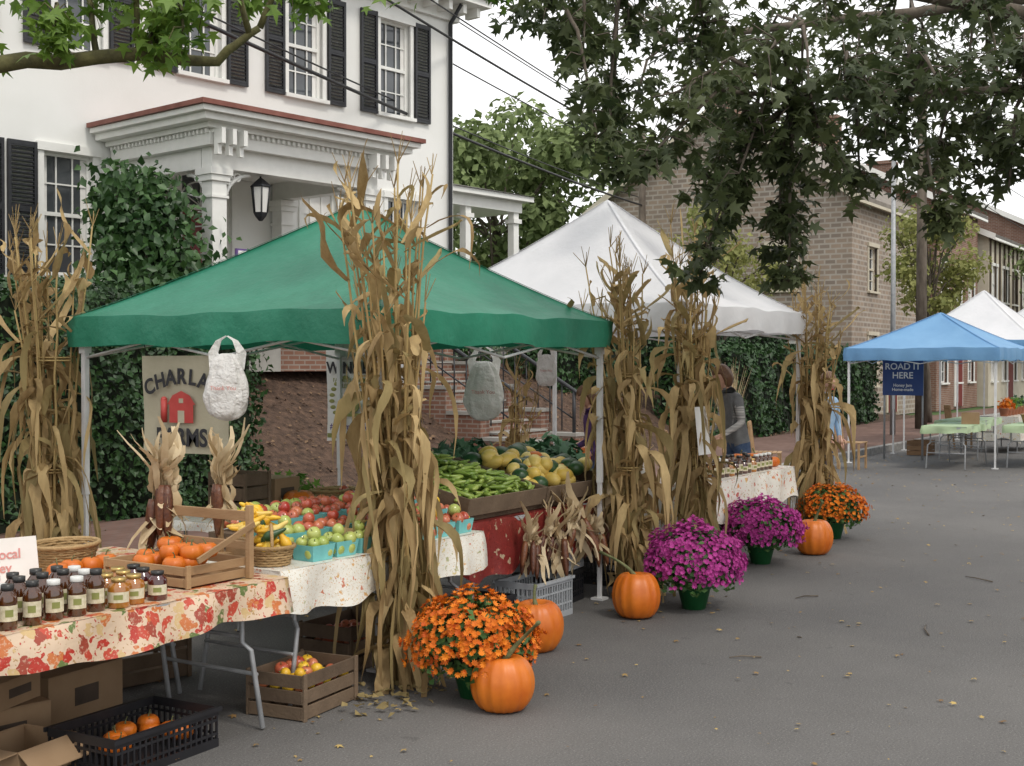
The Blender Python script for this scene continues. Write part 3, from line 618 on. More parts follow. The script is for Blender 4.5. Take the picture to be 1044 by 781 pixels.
# ------------------------------------------------------------------ canopies
def canopy(name,x0,x1,y0,y1,eave,peak,fm,val=.22,valm=None,pole='whitepole',exp=1.12,legs=True):
    e=empty(name); g=MB(); n=28; V=[];cx,cy=(x0+x1)/2,(y0+y1)/2
    def hh(u,v):
        d=max(abs(u),abs(v)); t=(min(abs(u),abs(v))/max(d,1e-3)); return eave+(peak-eave)*(1-d)**exp - .07*math.sin(math.pi*d)*(1-t**2) + (.012*math.sin(u*9+v*4)+.008*math.sin(u*17-v*13))*d*(1-t)
    for j in range(n+1):
        for i in range(n+1):
            u=-1+2*i/n; v=-1+2*j/n; V.append((cx+u*(x1-x0)/2,cy+v*(y1-y0)/2,hh(u,v)))
    F=[]
    for j in range(n):
        for i in range(n):
            a=j*(n+1)+i;b=a+1;c=a+n+2;d=a+n+1
            if (i+.5-n/2)*(j+.5-n/2)>0: F+=[(a,b,c),(a,c,d)]
            else: F+=[(a,b,d),(b,c,d)]
    g.add(V,F,0,None,True)
    for su in (-1,1):
        for sv in (-1,1):  # stitched hip seams
            g.strip([Vector((cx+su*t*(x1-x0)/2,cy+sv*t*(y1-y0)/2,hh(su*t,sv*t)+.006)) for t in np.linspace(.02,1,30)],[.016]*30,Vector((-su,sv,0)).normalized(),0,None,-.15)
    per=[]
    for i in range(n): per.append((-1+2*i/n,-1))
    for i in range(n): per.append((1,-1+2*i/n))
    for i in range(n): per.append((1-2*i/n,1))
    for i in range(n): per.append((-1,1-2*i/n))
    per.append(per[0]); V=[]
    for k,(u,v) in enumerate(per):
        w=.012*math.sin(k*1.3)+.008*math.sin(k*2.9); o=1.0+.003
        X=cx+u*(x1-x0)/2*o;Y=cy+v*(y1-y0)/2*o; z=hh(u,v); sag=.008*math.sin(k*.5)
        V+= [(X,Y,z+.002),(X+u*(.012+w),Y+v*(.012+w),z-val*.5),(X+u*(.004+w*1.5),Y+v*(.004+w*1.5),z-val+sag)]
    F=[]
    for k in range(len(per)-1):
        for q in (0,1): F.append((k*3+q,k*3+q+1,k*3+q+4,k*3+q+3))
    g.add(V,F,1,None,True); fin(g,'fabric_roof',[fm,valm or fm],e)
    g=MB(); q=.07
    for x in (x0+q,x1-q):
        for y in (y0+q,y1-q):
            g.bx(x-.019,x+.019,y-.019,y+.019,.9,eave-.02); g.bx(x-.014,x+.014,y-.014,y+.014,.02,.9); g.bx(x-.05,x+.05,y-.05,y+.05,0.003,.02)
            g.bx(x-.03,x+.03,y-.03,y+.03,eave-.25,eave-.1)
    for (a,b) in (((x0+q,y0+q),(x1-q,y0+q)),((x0+q,y1-q),(x1-q,y1-q)),((x0+q,y0+q),(x0+q,y1-q)),((x1-q,y0+q),(x1-q,y1-q))):
        A=Vector((a[0],a[1],0));B=Vector((b[0],b[1],0)); Mi=(A+B)/2
        for s,t in ((A,Mi),(Mi,B)):
            g.tube([s+Vector((0,0,eave-.06)),t+Vector((0,0,eave-.28))],.010,5); g.tube([s+Vector((0,0,eave-.28)),t+Vector((0,0,eave-.06))],.010,5)
    for a in ((x0+q,y0+q),(x1-q,y0+q),(x0+q,y1-q),(x1-q,y1-q)): g.tube([(a[0],a[1],eave-.06),(cx,cy,peak-.12)],.012,5)
    g.tube([(cx,cy,peak-.5),(cx,cy,peak-.03)],.016,6)
    fin(g,'frame',[pole],e); return e
canopy('green_canopy',5.8,8.65,4.6,7.32,2.13,2.97,'green',.2)
canopy('white_canopy',10.05,13.15,4.65,7.8,2.34,3.5,'wfab',exp=1.2)
canopy('blue_canopy',22.9,25.9,4.7,7.4,2.1,2.78,'bfab')
canopy('white_canopy',26.9,30.0,4.8,7.5,2.3,3.4,'wfab',valm='bfab')
canopy('blue_canopy',31.5,34.5,4.8,7.5,2.2,3.2,'wfab',valm='bfab')
# ------------------------------------------------------------------ corn bundles
def cornb(name,x,y,H,n=13,sp=.3,seed=0,lean=(0,0),low=.2,foot=.14,tie=.42):
    R.seed(100+seed); e=empty(name,(x,y,0)); g=MB()
    for i in range(n):
        a=U(0,6.28); f=Vector((math.cos(a),math.sin(a),0))*U(.02,foot); hh=H*U(.72,1.0)
        a2=a+U(-.8,.8); tp=Vector((math.cos(a2),math.sin(a2),0))*sp*U(.2,1)*.8+Vector((lean[0],lean[1],hh)); ti=Vector((math.cos(a)*.05+lean[0]*.4,math.sin(a)*.05+lean[1]*.4,hh*tie))
        pts=[]
        for k in range(11):
            t=k/10; pts.append(f*(1-t)**2+ti*2*t*(1-t)+tp*t*t+Vector((U(-.008,.008),U(-.008,.008),0)))
        g.tube(pts,[.014*(1-.6*k/10) for k in range(11)],6,1)
        nl=int(hh/.14)
        for k in range(nl):
            t=.06+.92*k/nl+U(-.03,.03)
            if t*hh<low: continue
            p0=f*(1-t)**2+ti*2*t*(1-t)+tp*t*t; az=a2*.3+k*math.pi*.9+U(-1.1,1.1); d=Vector((math.cos(az),math.sin(az),0)); L=U(.25,.85); up=U(.0,.55) if t<.8 else U(.5,1.0); dr=U(.6,1.6) if t<.8 else U(.1,.9); out=U(.08,.5)
            sd0=Vector((-d.y,d.x,0)); tw=U(-4,4); ws=U(.012,.034); P=[];S=[];W=[]; kk=U(3,9); w1=U(.01,.05)
            for q in range(9):
                s=q/8; P.append(p0+d*(L*out*math.sin(s*1.9)+w1*math.sin(s*kk)*s)+Vector((0,0,L*(up*s-dr*s*s)))+sd0*(w1*math.sin(s*kk+k)))
                an=tw*s; S.append((sd0*math.cos(an)+Vector((0,0,1))*math.sin(an)*.6+d*math.sin(an)*.7).normalized()); W.append(ws*(.35+1.0*math.sin(min(1,s*1.6+.15)*math.pi*.5))*(1-s**3)*(1+.25*math.sin(q*2.3+k))+.0015)
            g.strip(P,W,S,0 if R.random()<.78 else 2,None,.4)
        for k in range(5):
            d=Vector((U(-1,1),U(-1,1),U(1.2,3))).normalized(); g.tube([tp,tp+d*U(.08,.2)],[.004,.002],4,0,cap=False)
    for zz in (H*.36,H*.62):
        for w_ in (0,.02): g.tube([(lean[0]*.35+.11*math.cos(k),lean[1]*.35+.11*math.sin(k),zz+w_) for k in np.linspace(0,6.28,14)],.006,4,1)
    fin(g,'stalks_and_leaves',['corn','stalk','corng'],e); return e
cornb('corn_stalk_bundle',5.78,4.42,2.95,22,.50,1,(-.05,.14))
cornb('corn_stalk_bundle',5.72,7.38,2.95,19,.42,2,(.0,.05))
cornb('corn_stalk_bundle',8.8,4.48,2.76,20,.36,3,(-.12,.10))
cornb('corn_stalk_bundle',10.0,4.52,3.0,21,.32,4,(-.1,.05))
cornb('corn_stalk_bundle',13.15,4.58,2.85,21,.40,5)
cornb('corn_stalk_bundle',11.7,7.5,1.9,9,.28,6,(.15,-.05))
R.seed(77)
# ------------------------------------------------------------------ pumpkins
def pumpkin(name,x,y,z,r,h,stem=.09,seed=0,bend=.3,ribs=13,nu=52,nv=20):
    R.seed(300+seed); g=MB(); ph0=U(0,6)
    def fn(d,th,ph):
        rib=.9+.1*abs(math.sin(ribs*(ph+ph0+.08*math.sin(ph*3+seed))/2))**.7; s=math.sin(th); rr=s**.8 if s>0 else 0
        k=rib*(1 - .06*math.sin(ph*2+ph0)*.5); zz=math.cos(th)-.3*math.copysign(math.exp(-(s/.33)**2),math.cos(th))
        return Vector((rr*math.cos(ph)*k,rr*math.sin(ph)*k,zz*(.94+.06*rib)))
    g.ball((0,0,h/2*.86),(r,r,h/2),nu,nv,0,None,fn)
    pts=[];rd=[]
    for i in range(8):
        t=i/7; pts.append((bend*stem*t*t*1.2,bend*stem*.5*math.sin(t*2),h*.74+stem*1.25*t*(1-.25*t*bend))); rd.append(r*(.20-.11*min(1,t*2)+.03*(t>.95)))
    g.tube(pts,[k*(.6 if r>.1 else .5) for k in rd],7,1)
    return fin(g,name,['pump','pstem'],None,(x,y,z),(U(-.05,.05),U(-.05,.05),U(0,6)))
pumpkin('pumpkin',5.56,3.6,0,.165,.33,.26,1,.9)
pumpkin('pumpkin',6.85,4.18,0,.175,.36,.12,2)
pumpkin('pumpkin',8.12,4.12,0,.18,.37,.2,3,1.0)
pumpkin('pumpkin',11.75,4.08,0,.185,.38,.2,4,.4)
# ------------------------------------------------------------------ mums
def mum(name,x,y,r,h,fm,seed,n=650):
    R.seed(400+seed); e=empty(name,(x,y,0)); g=MB(); ctr=h*.52
    g.lathe([(.085,0),(.125,.16),(.14,.161),(.14,.19),(.12,.19),(.115,.17)],24); fin(g,'pot',['pot'],e)
    g=MB(); P=[];N=[];T=[]
    for i in range(2200):
        d=Vector((R.gauss(0,1),R.gauss(0,1),R.gauss(0,1))).normalized()
        if d.z<-.5: continue
        k=U(.55,.95)*(1+.06*math.sin(d.x*7+seed)+.05*math.sin(d.y*9)); P.append((d.x*r*k,d.y*r*k,ctr+d.z*h*(.5 if d.z>0 else .6)*k)); N.append(tuple(d+Vector((R.gauss(0,.5),R.gauss(0,.5),R.gauss(0,.5))))); T.append((R.gauss(0,1),R.gauss(0,1),.3))
    bulk('leaves',P,N,T,.05,OVAL,['mumleaf'],e)
    g.ball((0,0,ctr),(r*.6,r*.6,h*.28),12,8,1)
    for i in range(n):
        z=U(-.3,1); a=U(0,6.28); s=math.sqrt(1-z*z); d=Vector((s*math.cos(a),s*math.sin(a),z))
        if z<0 and R.random()<.5: continue
        if math.sin(d.x*8+seed)+math.sin(d.y*7+seed*2)+math.sin(d.z*9)>2.0 and R.random()<.5: continue
        k=U(.9,1.06)*(1+.09*math.sin(d.x*7+seed)+.07*math.sin(d.y*9+seed)+.04*math.sin(d.z*14)); c=Vector((d.x*r*k,d.y*r*k,ctr+d.z*h*.50*k)); nn=(d+Vector((R.gauss(0,.3),R.gauss(0,.3),R.gauss(.2,.3)))).normalized()
        u=nn.cross(Vector((.3,.2,1))).normalized(); w=nn.cross(u); fr_=U(.013,.024); V=[c-nn*.006]; F=[]; pn=8
        for q in range(pn*2):
            an=math.pi*q/pn; rr=fr_*(1 if q%2==0 else .62); V.append(c+(u*math.cos(an)+w*math.sin(an))*rr+nn*(.006 if q%2==0 else .0))
        for q in range(pn*2): F.append((0,q+1,(q+1)%(pn*2)+1))
        g.add(V,F,0)
    fin(g,'flowers',[fm,'dark'],e)
mum('orange_chrysanthemum',5.72,3.88,.35,.54,'omum',1,1700)
mum('magenta_chrysanthemum',8.66,3.92,.36,.60,'mmum',2,2500)
mum('magenta_chrysanthemum',10.95,4.3,.36,.57,'mmum',3,2300)
mum('orange_chrysanthemum',12.95,4.3,.34,.54,'omum',4,1400)
R.seed(5)
# ------------------------------------------------------------------ tables
def ftable(name,x0,x1,y0,y1,h,cloth=None,drop=.2,wav=.02,top='greyplastic'):
    e=empty(name); g=MB(); g.bx(x0,x1,y0,y1,h-.045,h-.004,0); 
    for x in (x0+.22,x1-.22):
        s=1 if x<(x0+x1)/2 else -1
        g.tube([(x-s*.09,y0+.05,.01),(x-s*.02,y0+.06,h*.55),(x,y0+.1,h*.6),(x,y0+.1,h-.05)],.014,7,1); g.tube([(x-s*.09,y1-.05,.01),(x-s*.02,y1-.06,h*.55),(x,y1-.1,h*.6),(x,y1-.1,h-.05)],.014,7,1)
        g.tube([(x-s*.06,y0+.055,.28),(x-s*.06,y1-.055,.28)],.011,6,1); g.tube([(x-s*.01,y0+.1,.47),(x-s*.01,y1-.1,.47)],.011,6,1); g.tube([(x-s*.01,(y0+y1)/2,.47),(x+s*.4,(y0+y1)/2,h-.05)],.01,6,1)
    fin(g,'folding_table_frame',[top,'steel'],e,bevel=.004)
    if cloth:
        g=MB(); per=[]; n1=int((x1-x0)/.045); n2=int((y1-y0)/.045)
        for i in range(n1): per.append((x0+(x1-x0)*i/n1,y0,0,-1))
        for i in range(n2): per.append((x1,y0+(y1-y0)*i/n2,1,0))
        for i in range(n1): per.append((x1-(x1-x0)*i/n1,y1,0,1))
        for i in range(n2): per.append((x0,y1-(y1-y0)*i/n2,-1,0))
        per.append(per[0]); V=[];F=[];ph=U(0,6); K=5
        for k,(x,y,a,b) in enumerate(per):
            if k==len(per)-1: k=0
            f=.5+.5*math.sin(k*.62+ph+1.3*math.sin(k*.17)); 
            for q in range(K+1):
                t=q/K; o=.006+wav*f*t**.7*1.6+.008*math.sin(k*.31+t*3); dz=drop*(1+.10*math.sin(k*.23+ph)+.05*math.sin(k*.7))*t
                V.append((x+a*o,y+b*o,h+.002-(0 if q==0 else dz)))
        for k in range(len(per)-1):
            for q in range(K): F.append((k*(K+1)+q,k*(K+1)+q+1,(k+1)*(K+1)+q+1,(k+1)*(K+1)+q))
        g.add(V,F,0,None,True)
        nn=12; V=[(x0-.006+(x1-x0+.012)*i/nn,y0-.006+(y1-y0+.012)*j/nn,h+.002) for j in range(nn+1) for i in range(nn+1)]
        g.add(V,[(j*(nn+1)+i,j*(nn+1)+i+1,(j+1)*(nn+1)+i+1,(j+1)*(nn+1)+i) for j in range(nn) for i in range(nn)],0,None,True)
        fin(g,'tablecloth',[cloth],e)
    return e
ftable('folding_table',2.3,4.75,4.35,5.1,.74,'cloth1',.17,.035)
ftable('folding_table',3.3,5.0,5.2,5.95,.74,'cloth1',.2)
ftable('folding_table',4.85,6.72,4.5,5.26,.742,'cloth2',.22,.04)
ftable('folding_table',6.1,7.9,6.1,6.85,.74,'cloth2',.06)
ftable('folding_table',6.95,9.05,4.8,5.6,.74,'redcloth',.36,.03)
ftable('folding_table',10.2,12.7,4.62,5.2,.75,'spotcloth',.34,.03)
ftable('folding_table',9.2,11.0,5.5,6.25,.75,'redcloth',.3)
ftable('folding_table',11.2,13.0,6.4,7.1,.75,'cloth2',.25)
# ------------------------------------------------------------------ crates
def crate(name,c,sx,sy,h,m='wood',rz=0,slats=3,t=.012,floor=True,parent=None):
    g=MB()
    for i in range(slats):
        z0=h*i/slats+.006; z1=h*(i+1)/slats-.008
        g.bx(-sx/2,sx/2,-sy/2,-sy/2+t,z0,z1);g.bx(-sx/2,sx/2,sy/2-t,sy/2,z0,z1)
        g.bx(-sx/2+.001,-sx/2+t,-sy/2+t+.001,sy/2-t-.001,z0,z1);g.bx(sx/2-t,sx/2-.001,-sy/2+t+.001,sy/2-t-.001,z0,z1)
    for i in (-1,1):
        for j in (-1,1): g.bx(i*(sx/2-.014)-.014,i*(sx/2-.014)+.014,j*(sy/2+.006)-.006,j*(sy/2+.006)+.006,0,h)
    g.bx(-sx/2+t,sx/2-t,-sy/2+t,sy/2-t,.004,.016)
    return fin(g,name,[m],parent,c,(0,0,rz),bevel=.002)
def apple(g,c,r,m):
    def fn(d,th,ph): s=math.sin(th); return Vector((d.x*(1-.08*(1-math.cos(th))/2),d.y*(1-.08*(1-math.cos(th))/2),d.z*.92-.22*math.exp(-(s/.3)**2)*(1 if d.z>0 else -.5)))
    rot=Matrix.Rotation(U(-1,1),3,'X')@Matrix.Rotation(U(-1,1),3,'Y'); g.ball(c,r,12,8,m,None,fn,rot); u=rot@Vector((0,0,1)); g.tube([Vector(c)+u*r*.6,Vector(c)+u*r*1.15],.0025,4,2)
def fruitpile(name,c,sx,sy,n,r,m,stem='pstem',layers=2,rz=0,m2=None):
    g=MB(); 
    for i in range(n):
        k=i/n; z=r*(.7+k*layers*1.1); f=1-k*.45; apple(g,(U(-.5,.5)*sx*f,U(-.5,.5)*sy*f,z),r*U(.85,1.1),0 if (m2 is None or R.random()<.6) else 1)
    return fin(g,name,[m,m2 or m,stem],None,c,(0,0,rz))
def gridpile(name,c,sx,sy,r,m,m2=None,layers=2,rz=0):
    g=MB(); nx=max(1,int(sx/(2*r)));ny=max(1,int(sy/(2*r)))
    for L in range(layers):
        for i in range(nx-L):
            for j in range(ny-L):
                if L and R.random()<.25: continue
                apple(g,((i-(nx-L-1)/2)*2*r*1.02+U(-.01,.01),(j-(ny-L-1)/2)*2*r*1.02+U(-.01,.01),r+L*r*1.45+U(-.006,.006)),r*U(.85,1.1),0 if (m2 is None or R.random()<.6) else 1)
    return fin(g,name,[m,m2 or m,'pstem'],None,c,(0,0,rz))
crate('apple_crate',(5.05,4.52,0),.5,.34,.24,'oldwood',.12); gridpile('apples',(5.05,4.52,.12),.46,.3,.037,'rapple','gourd',2,.12)
crate('wooden_crate',(5.95,4.95,0),.5,.36,.28,'oldwood',.05); gridpile('apples',(5.95,4.95,.12),.44,.3,.037,'rapple',None,2)
crate('wooden_crate',(5.0,5.75,0),.5,.36,.26,'oldwood',-.2)
crate('wooden_crate',(5.15,6.5,.0),.5,.4,.3,'wood',.1); crate('wooden_crate',(5.15,6.5,.31),.5,.4,.3,'wood',-.05)
crate('wooden_crate',(5.0,7.1,0),.6,.4,.55,'wood',.0,4); crate('wooden_crate',(5.65,6.85,0),.6,.4,.5,'wood',.1,4)
crate('wooden_crate',(6.6,5.1,0),.5,.36,.28,'oldwood',.2)
# plastic crates
def pcrate(name,c,sx,sy,h,m,rz=0):
    g=MB(); t=.012; 
    for z in (0.0,h-.04): 
        g.bx(-sx/2,sx/2,-sy/2,-sy/2+t,z,z+.04);g.bx(-sx/2,sx/2,sy/2-t,sy/2,z,z+.04);g.bx(-sx/2,-sx/2+t,-sy/2+t,sy/2-t,z,z+.04);g.bx(sx/2-t,sx/2,-sy/2+t,sy/2-t,z,z+.04)
    for k in range(1,3):
        z=h*k/3; g.bx(-sx/2+.002,sx/2-.002,-sy/2+.002,-sy/2+t-.002,z-.006,z+.006);g.bx(-sx/2+.002,sx/2-.002,sy/2-t+.002,sy/2-.002,z-.006,z+.006);g.bx(-sx/2+.002,-sx/2+t-.002,-sy/2+t,sy/2-t,z-.006,z+.006);g.bx(sx/2-t+.002,sx/2-.002,-sy/2+t,sy/2-t,z-.006,z+.006)
    n=int(sx/.035)
    for i in range(n+1): x=-sx/2+.008+(sx-.016)*i/n; g.bx(x-.005,x+.005,-sy/2+.001,-sy/2+t-.001,.04,h-.04);g.bx(x-.005,x+.005,sy/2-t+.001,sy/2-.001,.04,h-.04)
    n=int(sy/.035)
    for i in range(n+1): y=-sy/2+.008+(sy-.016)*i/n; g.bx(-sx/2+.001,-sx/2+t-.001,y-.005,y+.005,.04,h-.04);g.bx(sx/2-t+.001,sx/2-.001,y-.005,y+.005,.04,h-.04)
    g.bx(-sx/2+t,sx/2-t,-sy/2+t,sy/2-t,.003,.012); g.bx(-sx/2-.012,sx/2+.012,-sy/2-.012,-sy/2-.001,h-.02,h); g.bx(-sx/2-.012,sx/2+.012,sy/2+.001,sy/2+.012,h-.02,h); return fin(g,name,[m],None,c,(0,0,rz))
pcrate('plastic_crate',(3.98,4.58,0),.64,.42,.19,'blackplastic',.05)
for i in range(10): pumpkin('mini_pumpkin',3.98+U(-.24,.24),4.58+U(-.14,.14),.05+.03*(i%2),U(.05,.065),.08,.03,20+i,.3,10,28,10)
pcrate('plastic_crate',(7.75,4.75,0),.5,.35,.28,'greyplastic',.0); pcrate('plastic_crate',(8.3,4.95,0),.5,.35,.24,'blackplastic',.1); pcrate('plastic_crate',(8.3,4.95,.25),.5,.35,.24,'greyplastic',.1); pcrate('plastic_crate',(9.4,5.0,0),.5,.35,.28,'blackplastic',0); pcrate('plastic_crate',(7.15,4.85,0),.5,.35,.22,'blackplastic',0.1)
# cardboard boxes
def cbox(name,c,sx,sy,h,rz,op=True):
    g=MB(); t=.006
    g.bx(-sx/2,sx/2,-sy/2,-sy/2+t,0,h);g.bx(-sx/2,sx/2,sy/2-t,sy/2,0,h);g.bx(-sx/2,-sx/2+t,-sy/2+t,sy/2-t,0,h);g.bx(sx/2-t,sx/2,-sy/2+t,sy/2-t,0,h);g.bx(-sx/2+t,sx/2-t,-sy/2+t,sy/2-t,.002,.008)
    if op:
        for a,L,W in ((0,sx,sy/2),(math.pi/2,sy,sx/2),(math.pi,sx,sy/2),(-math.pi/2,sy,sx/2)):
            Q=Matrix.Rotation(a,3,'Z'); an=U(-.9,.6); dd=sy/2 if L==sx else sx/2
            V=[Q@Vector((-L/2,-dd,h)),Q@Vector((L/2,-dd,h)),Q@Vector((L/2-.01,-dd-W*.8*math.cos(an),h+W*.8*math.sin(an))),Q@Vector((-L/2+.01,-dd-W*.8*math.cos(an),h+W*.8*math.sin(an)))]
            V+=[v+Vector((0,0,.005)) for v in V]; g.add(V,[(0,1,2,3),(4,5,6,7),(0,1,5,4),(1,2,6,5),(2,3,7,6),(3,0,4,7)],0)
    else:
        g.bx(-sx/2,sx/2,-sy/2,-.002,h+.001,h+.006);g.bx(-sx/2,sx/2,.002,sy/2,h+.001,h+.006)
    g.bx(-.08,.08,-sy/2-.002,-sy/2-.0005,h*.35,h*.7,1)
    return fin(g,name,['card','brownwood'],None,c,(0,0,rz))
cbox('cardboard_box',(3.52,4.78,0),.34,.3,.17,.15); cbox('cardboard_box',(3.7,5.22,0),.4,.3,.22,-.15,False); cbox('cardboard_box',(3.3,5.15,0),.4,.3,.2,.4,False); cbox('cardboard_box',(3.7,5.22,.23),.3,.28,.12,.3,False)
cbox('cardboard_box',(4.25,5.45,0),.5,.36,.26,.1,False)
# ------------------------------------------------------------------ goods on honey table
def jarproto(name,body,lid,h=.13,r=.036,lab=True,hexa=False):
    g=MB(); n=20
    g.lathe([(r*.9,0),(r,.006),(r,h*.66),(r*.9,h*.76),(r*.6,h*.84),(r*.6,h*.9)],n,m=0); g.lathe([(r*.66,h*.87),(r*.68,h*.875),(r*.68,h*.995),(r*.62,h)],n,m=1)
    if lab: 
        V=[];k=9
        for i in range(k): a=-math.pi/2-1.1+2.2*i/(k-1)-.5; V+=[((r+.0012)*math.cos(a),(r+.0012)*math.sin(a),h*.2),((r+.0012)*math.cos(a),(r+.0012)*math.sin(a),h*.55)]
        g.add(V,[(2*i,2*i+2,2*i+3,2*i+1) for i in range(k-1)],2,None,True)
        V=[];
        for i in range(5): a=-math.pi/2-.4+.8*i/4-.5; V+=[((r+.002)*math.cos(a),(r+.002)*math.sin(a),h*.30),((r+.002)*math.cos(a),(r+.002)*math.sin(a),h*.46)]
        g.add(V,[(2*i,2*i+2,2*i+3,2*i+1) for i in range(4)],3,None,True)
    return g,[body,lid,'label','olive']
protos=[]
for a in (('amber','lidw',.165,.040),('honey','lidg',.13,.048),('berry','lidb',.13,.044),('amber','lidb',.18,.038)):
    g,ms=jarproto('jar',*a); protos.append((g,ms))
first=[None]*4
def putjar(k,x,y,z,nm_='honey_jar'):
    if first[k] is None: first[k]=fin(protos[k][0],nm_,protos[k][1],None,(x,y,z),(0,0,U(-.3,.3)))
    else: inst(first[k],nm_,(x,y,z),(0,0,U(-.3,.3)))
for i in range(10):
    for j in range(3):
        x=3.0+i*.108+j*.04+U(-.012,.012); y=4.44+j*.115+U(-.012,.012)
        k=(0 if R.random()<.6 else 3) if i<7 else (1 if i<9 else 2)
        if j==2 and R.random()<.4: k=3
        putjar(k,x,y,.743)
# card sign
g=MB(); g.add([(0,0,0),(.42,-.12,0),(.42,-.09,.22),(0,.03,.22),(.42,.04,0),(0,.16,0)],[(0,1,2,3),(3,2,4,5)],0); o=fin(g,'card_sign',['paper'],None,(3.58,5.4,.745),(0,0,0))
text('Raw Local\nHoney',.065,(.21,-.048,.11),(math.radians(83),0,math.radians(-16)),'faintred',o)
# baskets
def basket(name,c,r,h,handle=False,oval=1.0,rz=0):
    g=MB(); rows=int(h/.014); n=36
    for k in range(rows):
        rr=r*(.8+.2*k/rows); pts=[(rr*oval*math.cos(2*math.pi*i/n),rr*math.sin(2*math.pi*i/n),.01+k*.014+.003*math.sin(i*math.pi/1.5+k*math.pi)) for i in range(n+1)]; g.tube(pts,.0075,5,0,cap=False)
    g.tube([(r*oval*1.02*math.cos(2*math.pi*i/n),r*1.02*math.sin(2*math.pi*i/n),h) for i in range(n+1)],.012,6,0,cap=False)
    g.lathe([(r*.78,.004),(r*.78,.01)],24)
    if handle: g.tube([(r*oval*math.cos(t),0,h+h*1.1*math.sin(t)) for t in np.linspace(0,math.pi,16)],.009,6,0)
    return fin(g,name,['wicker'],None,c,(0,0,rz))
basket('wicker_basket',(4.32,5.5,.745),.16,.13,False,1.25,.5)
crate('display_crate',(4.42,4.78,.745),.42,.56,.11,'paleply',0,2)
g=MB()
for y in (-.3,.3): g.bx(.16,.19,y-.015,y+.015,0,.36)
g.bx(.165,.185,-.284,.284,.28,.33); g.bx(.166,.184,-.284,.284,.14,.18); g.rb((-.0,-.32,.2),(.40,.012,.03),Matrix.Rotation(-.35,3,'Y')); fin(g,'display_rack',['paleply'],None,(4.44,4.78,.745),bevel=.002)
for i in range(15): pumpkin('mini_pumpkin',4.42+U(-.15,.13),4.78+U(-.22,.22),.80+.05*(i//8),U(.05,.066),.085,.03,40+i,.4,10,28,10)
for i in range(4): pumpkin('mini_pumpkin',4.05+.11*i,5.22+U(-.04,.04),.745,U(.055,.07),.1,.03,60+i,.4,10,28,10)
# indian corn bunch
def earbunch(name,c,s=1.0,tilt=(0,0),seed=0,nh=26):
    R.seed(600+seed); g=MB()
    for i in range(4):
        a=U(0,6.28); b=Vector((math.cos(a)*.035,math.sin(a)*.035,0)); e2=Vector((math.cos(a)*U(.02,.06),math.sin(a)*U(.02,.06),-U(.19,.26)))
        pts=[b*(1-k/6)+e2*(k/6) for k in range(7)]; g.tube(pts,[.014,.023,.025,.024,.021,.016,.006],10,1)
    for i in range(nh):
        a=U(0,6.28); d=Vector((math.cos(a),math.sin(a),0)); L=U(.10,.3); o=U(.1,1.1); sd=Vector((-d.y,d.x,0)); dn=R.random()<.4; cu=U(-.5,.9)
        P=[];W=[]; ww=U(.010,.026)
        for q in range(7):
            s_=q/6; P.append(d*(L*o*s_**1.4*.6+.01+.02*math.sin(s_*6+i))+sd*(.03*math.sin(s_*4+i))+Vector((0,0,(-1 if dn else 1)*L*(s_-cu*.5*s_*s_*o)))); W.append(ww*math.sin(.3+s_*2.6)+.002)
        g.strip(P,W,sd,0,None,.4)
    o=fin(g,name,['husk','ear'],None,c,(tilt[0],tilt[1],U(0,6))); o.scale=(s,s,s); return o
for c,sd in (((4.62,5.06,1.18),1),((4.62,5.12,1.10),2),((5.1,5.15,1.14),3)): earbunch('indian_corn_bunch',c,1.2,(0,0),sd,34)
for y,x in ((5.17,5.1),(5.08,4.62)):
    g=MB(); g.bx(-.012,.012,-.012,.012,0,.42); g.bx(-.07,.07,-.07,.07,0,.015); fin(g,'display_stake',['paleply'],None,(x,y,.745))
R.seed(31); TL=[(7.55+i*.14+U(-.03,.03),4.70+U(-.06,.03),.60+U(-.1,.08),U(-.25,.25),U(-.3,.3),U(.9,1.15)) for i in range(10)]
for i,(x,y,z,a,b,s) in enumerate(TL): earbunch('indian_corn_bunch',(x,y,z),s,(a,b),10+i,18)
for i in range(3): earbunch('indian_corn_bunch',(9.05+.08*i,4.72,.95-.12*i),1.1,(.1,-.2+.2*i),30+i,26)
R.seed(9)
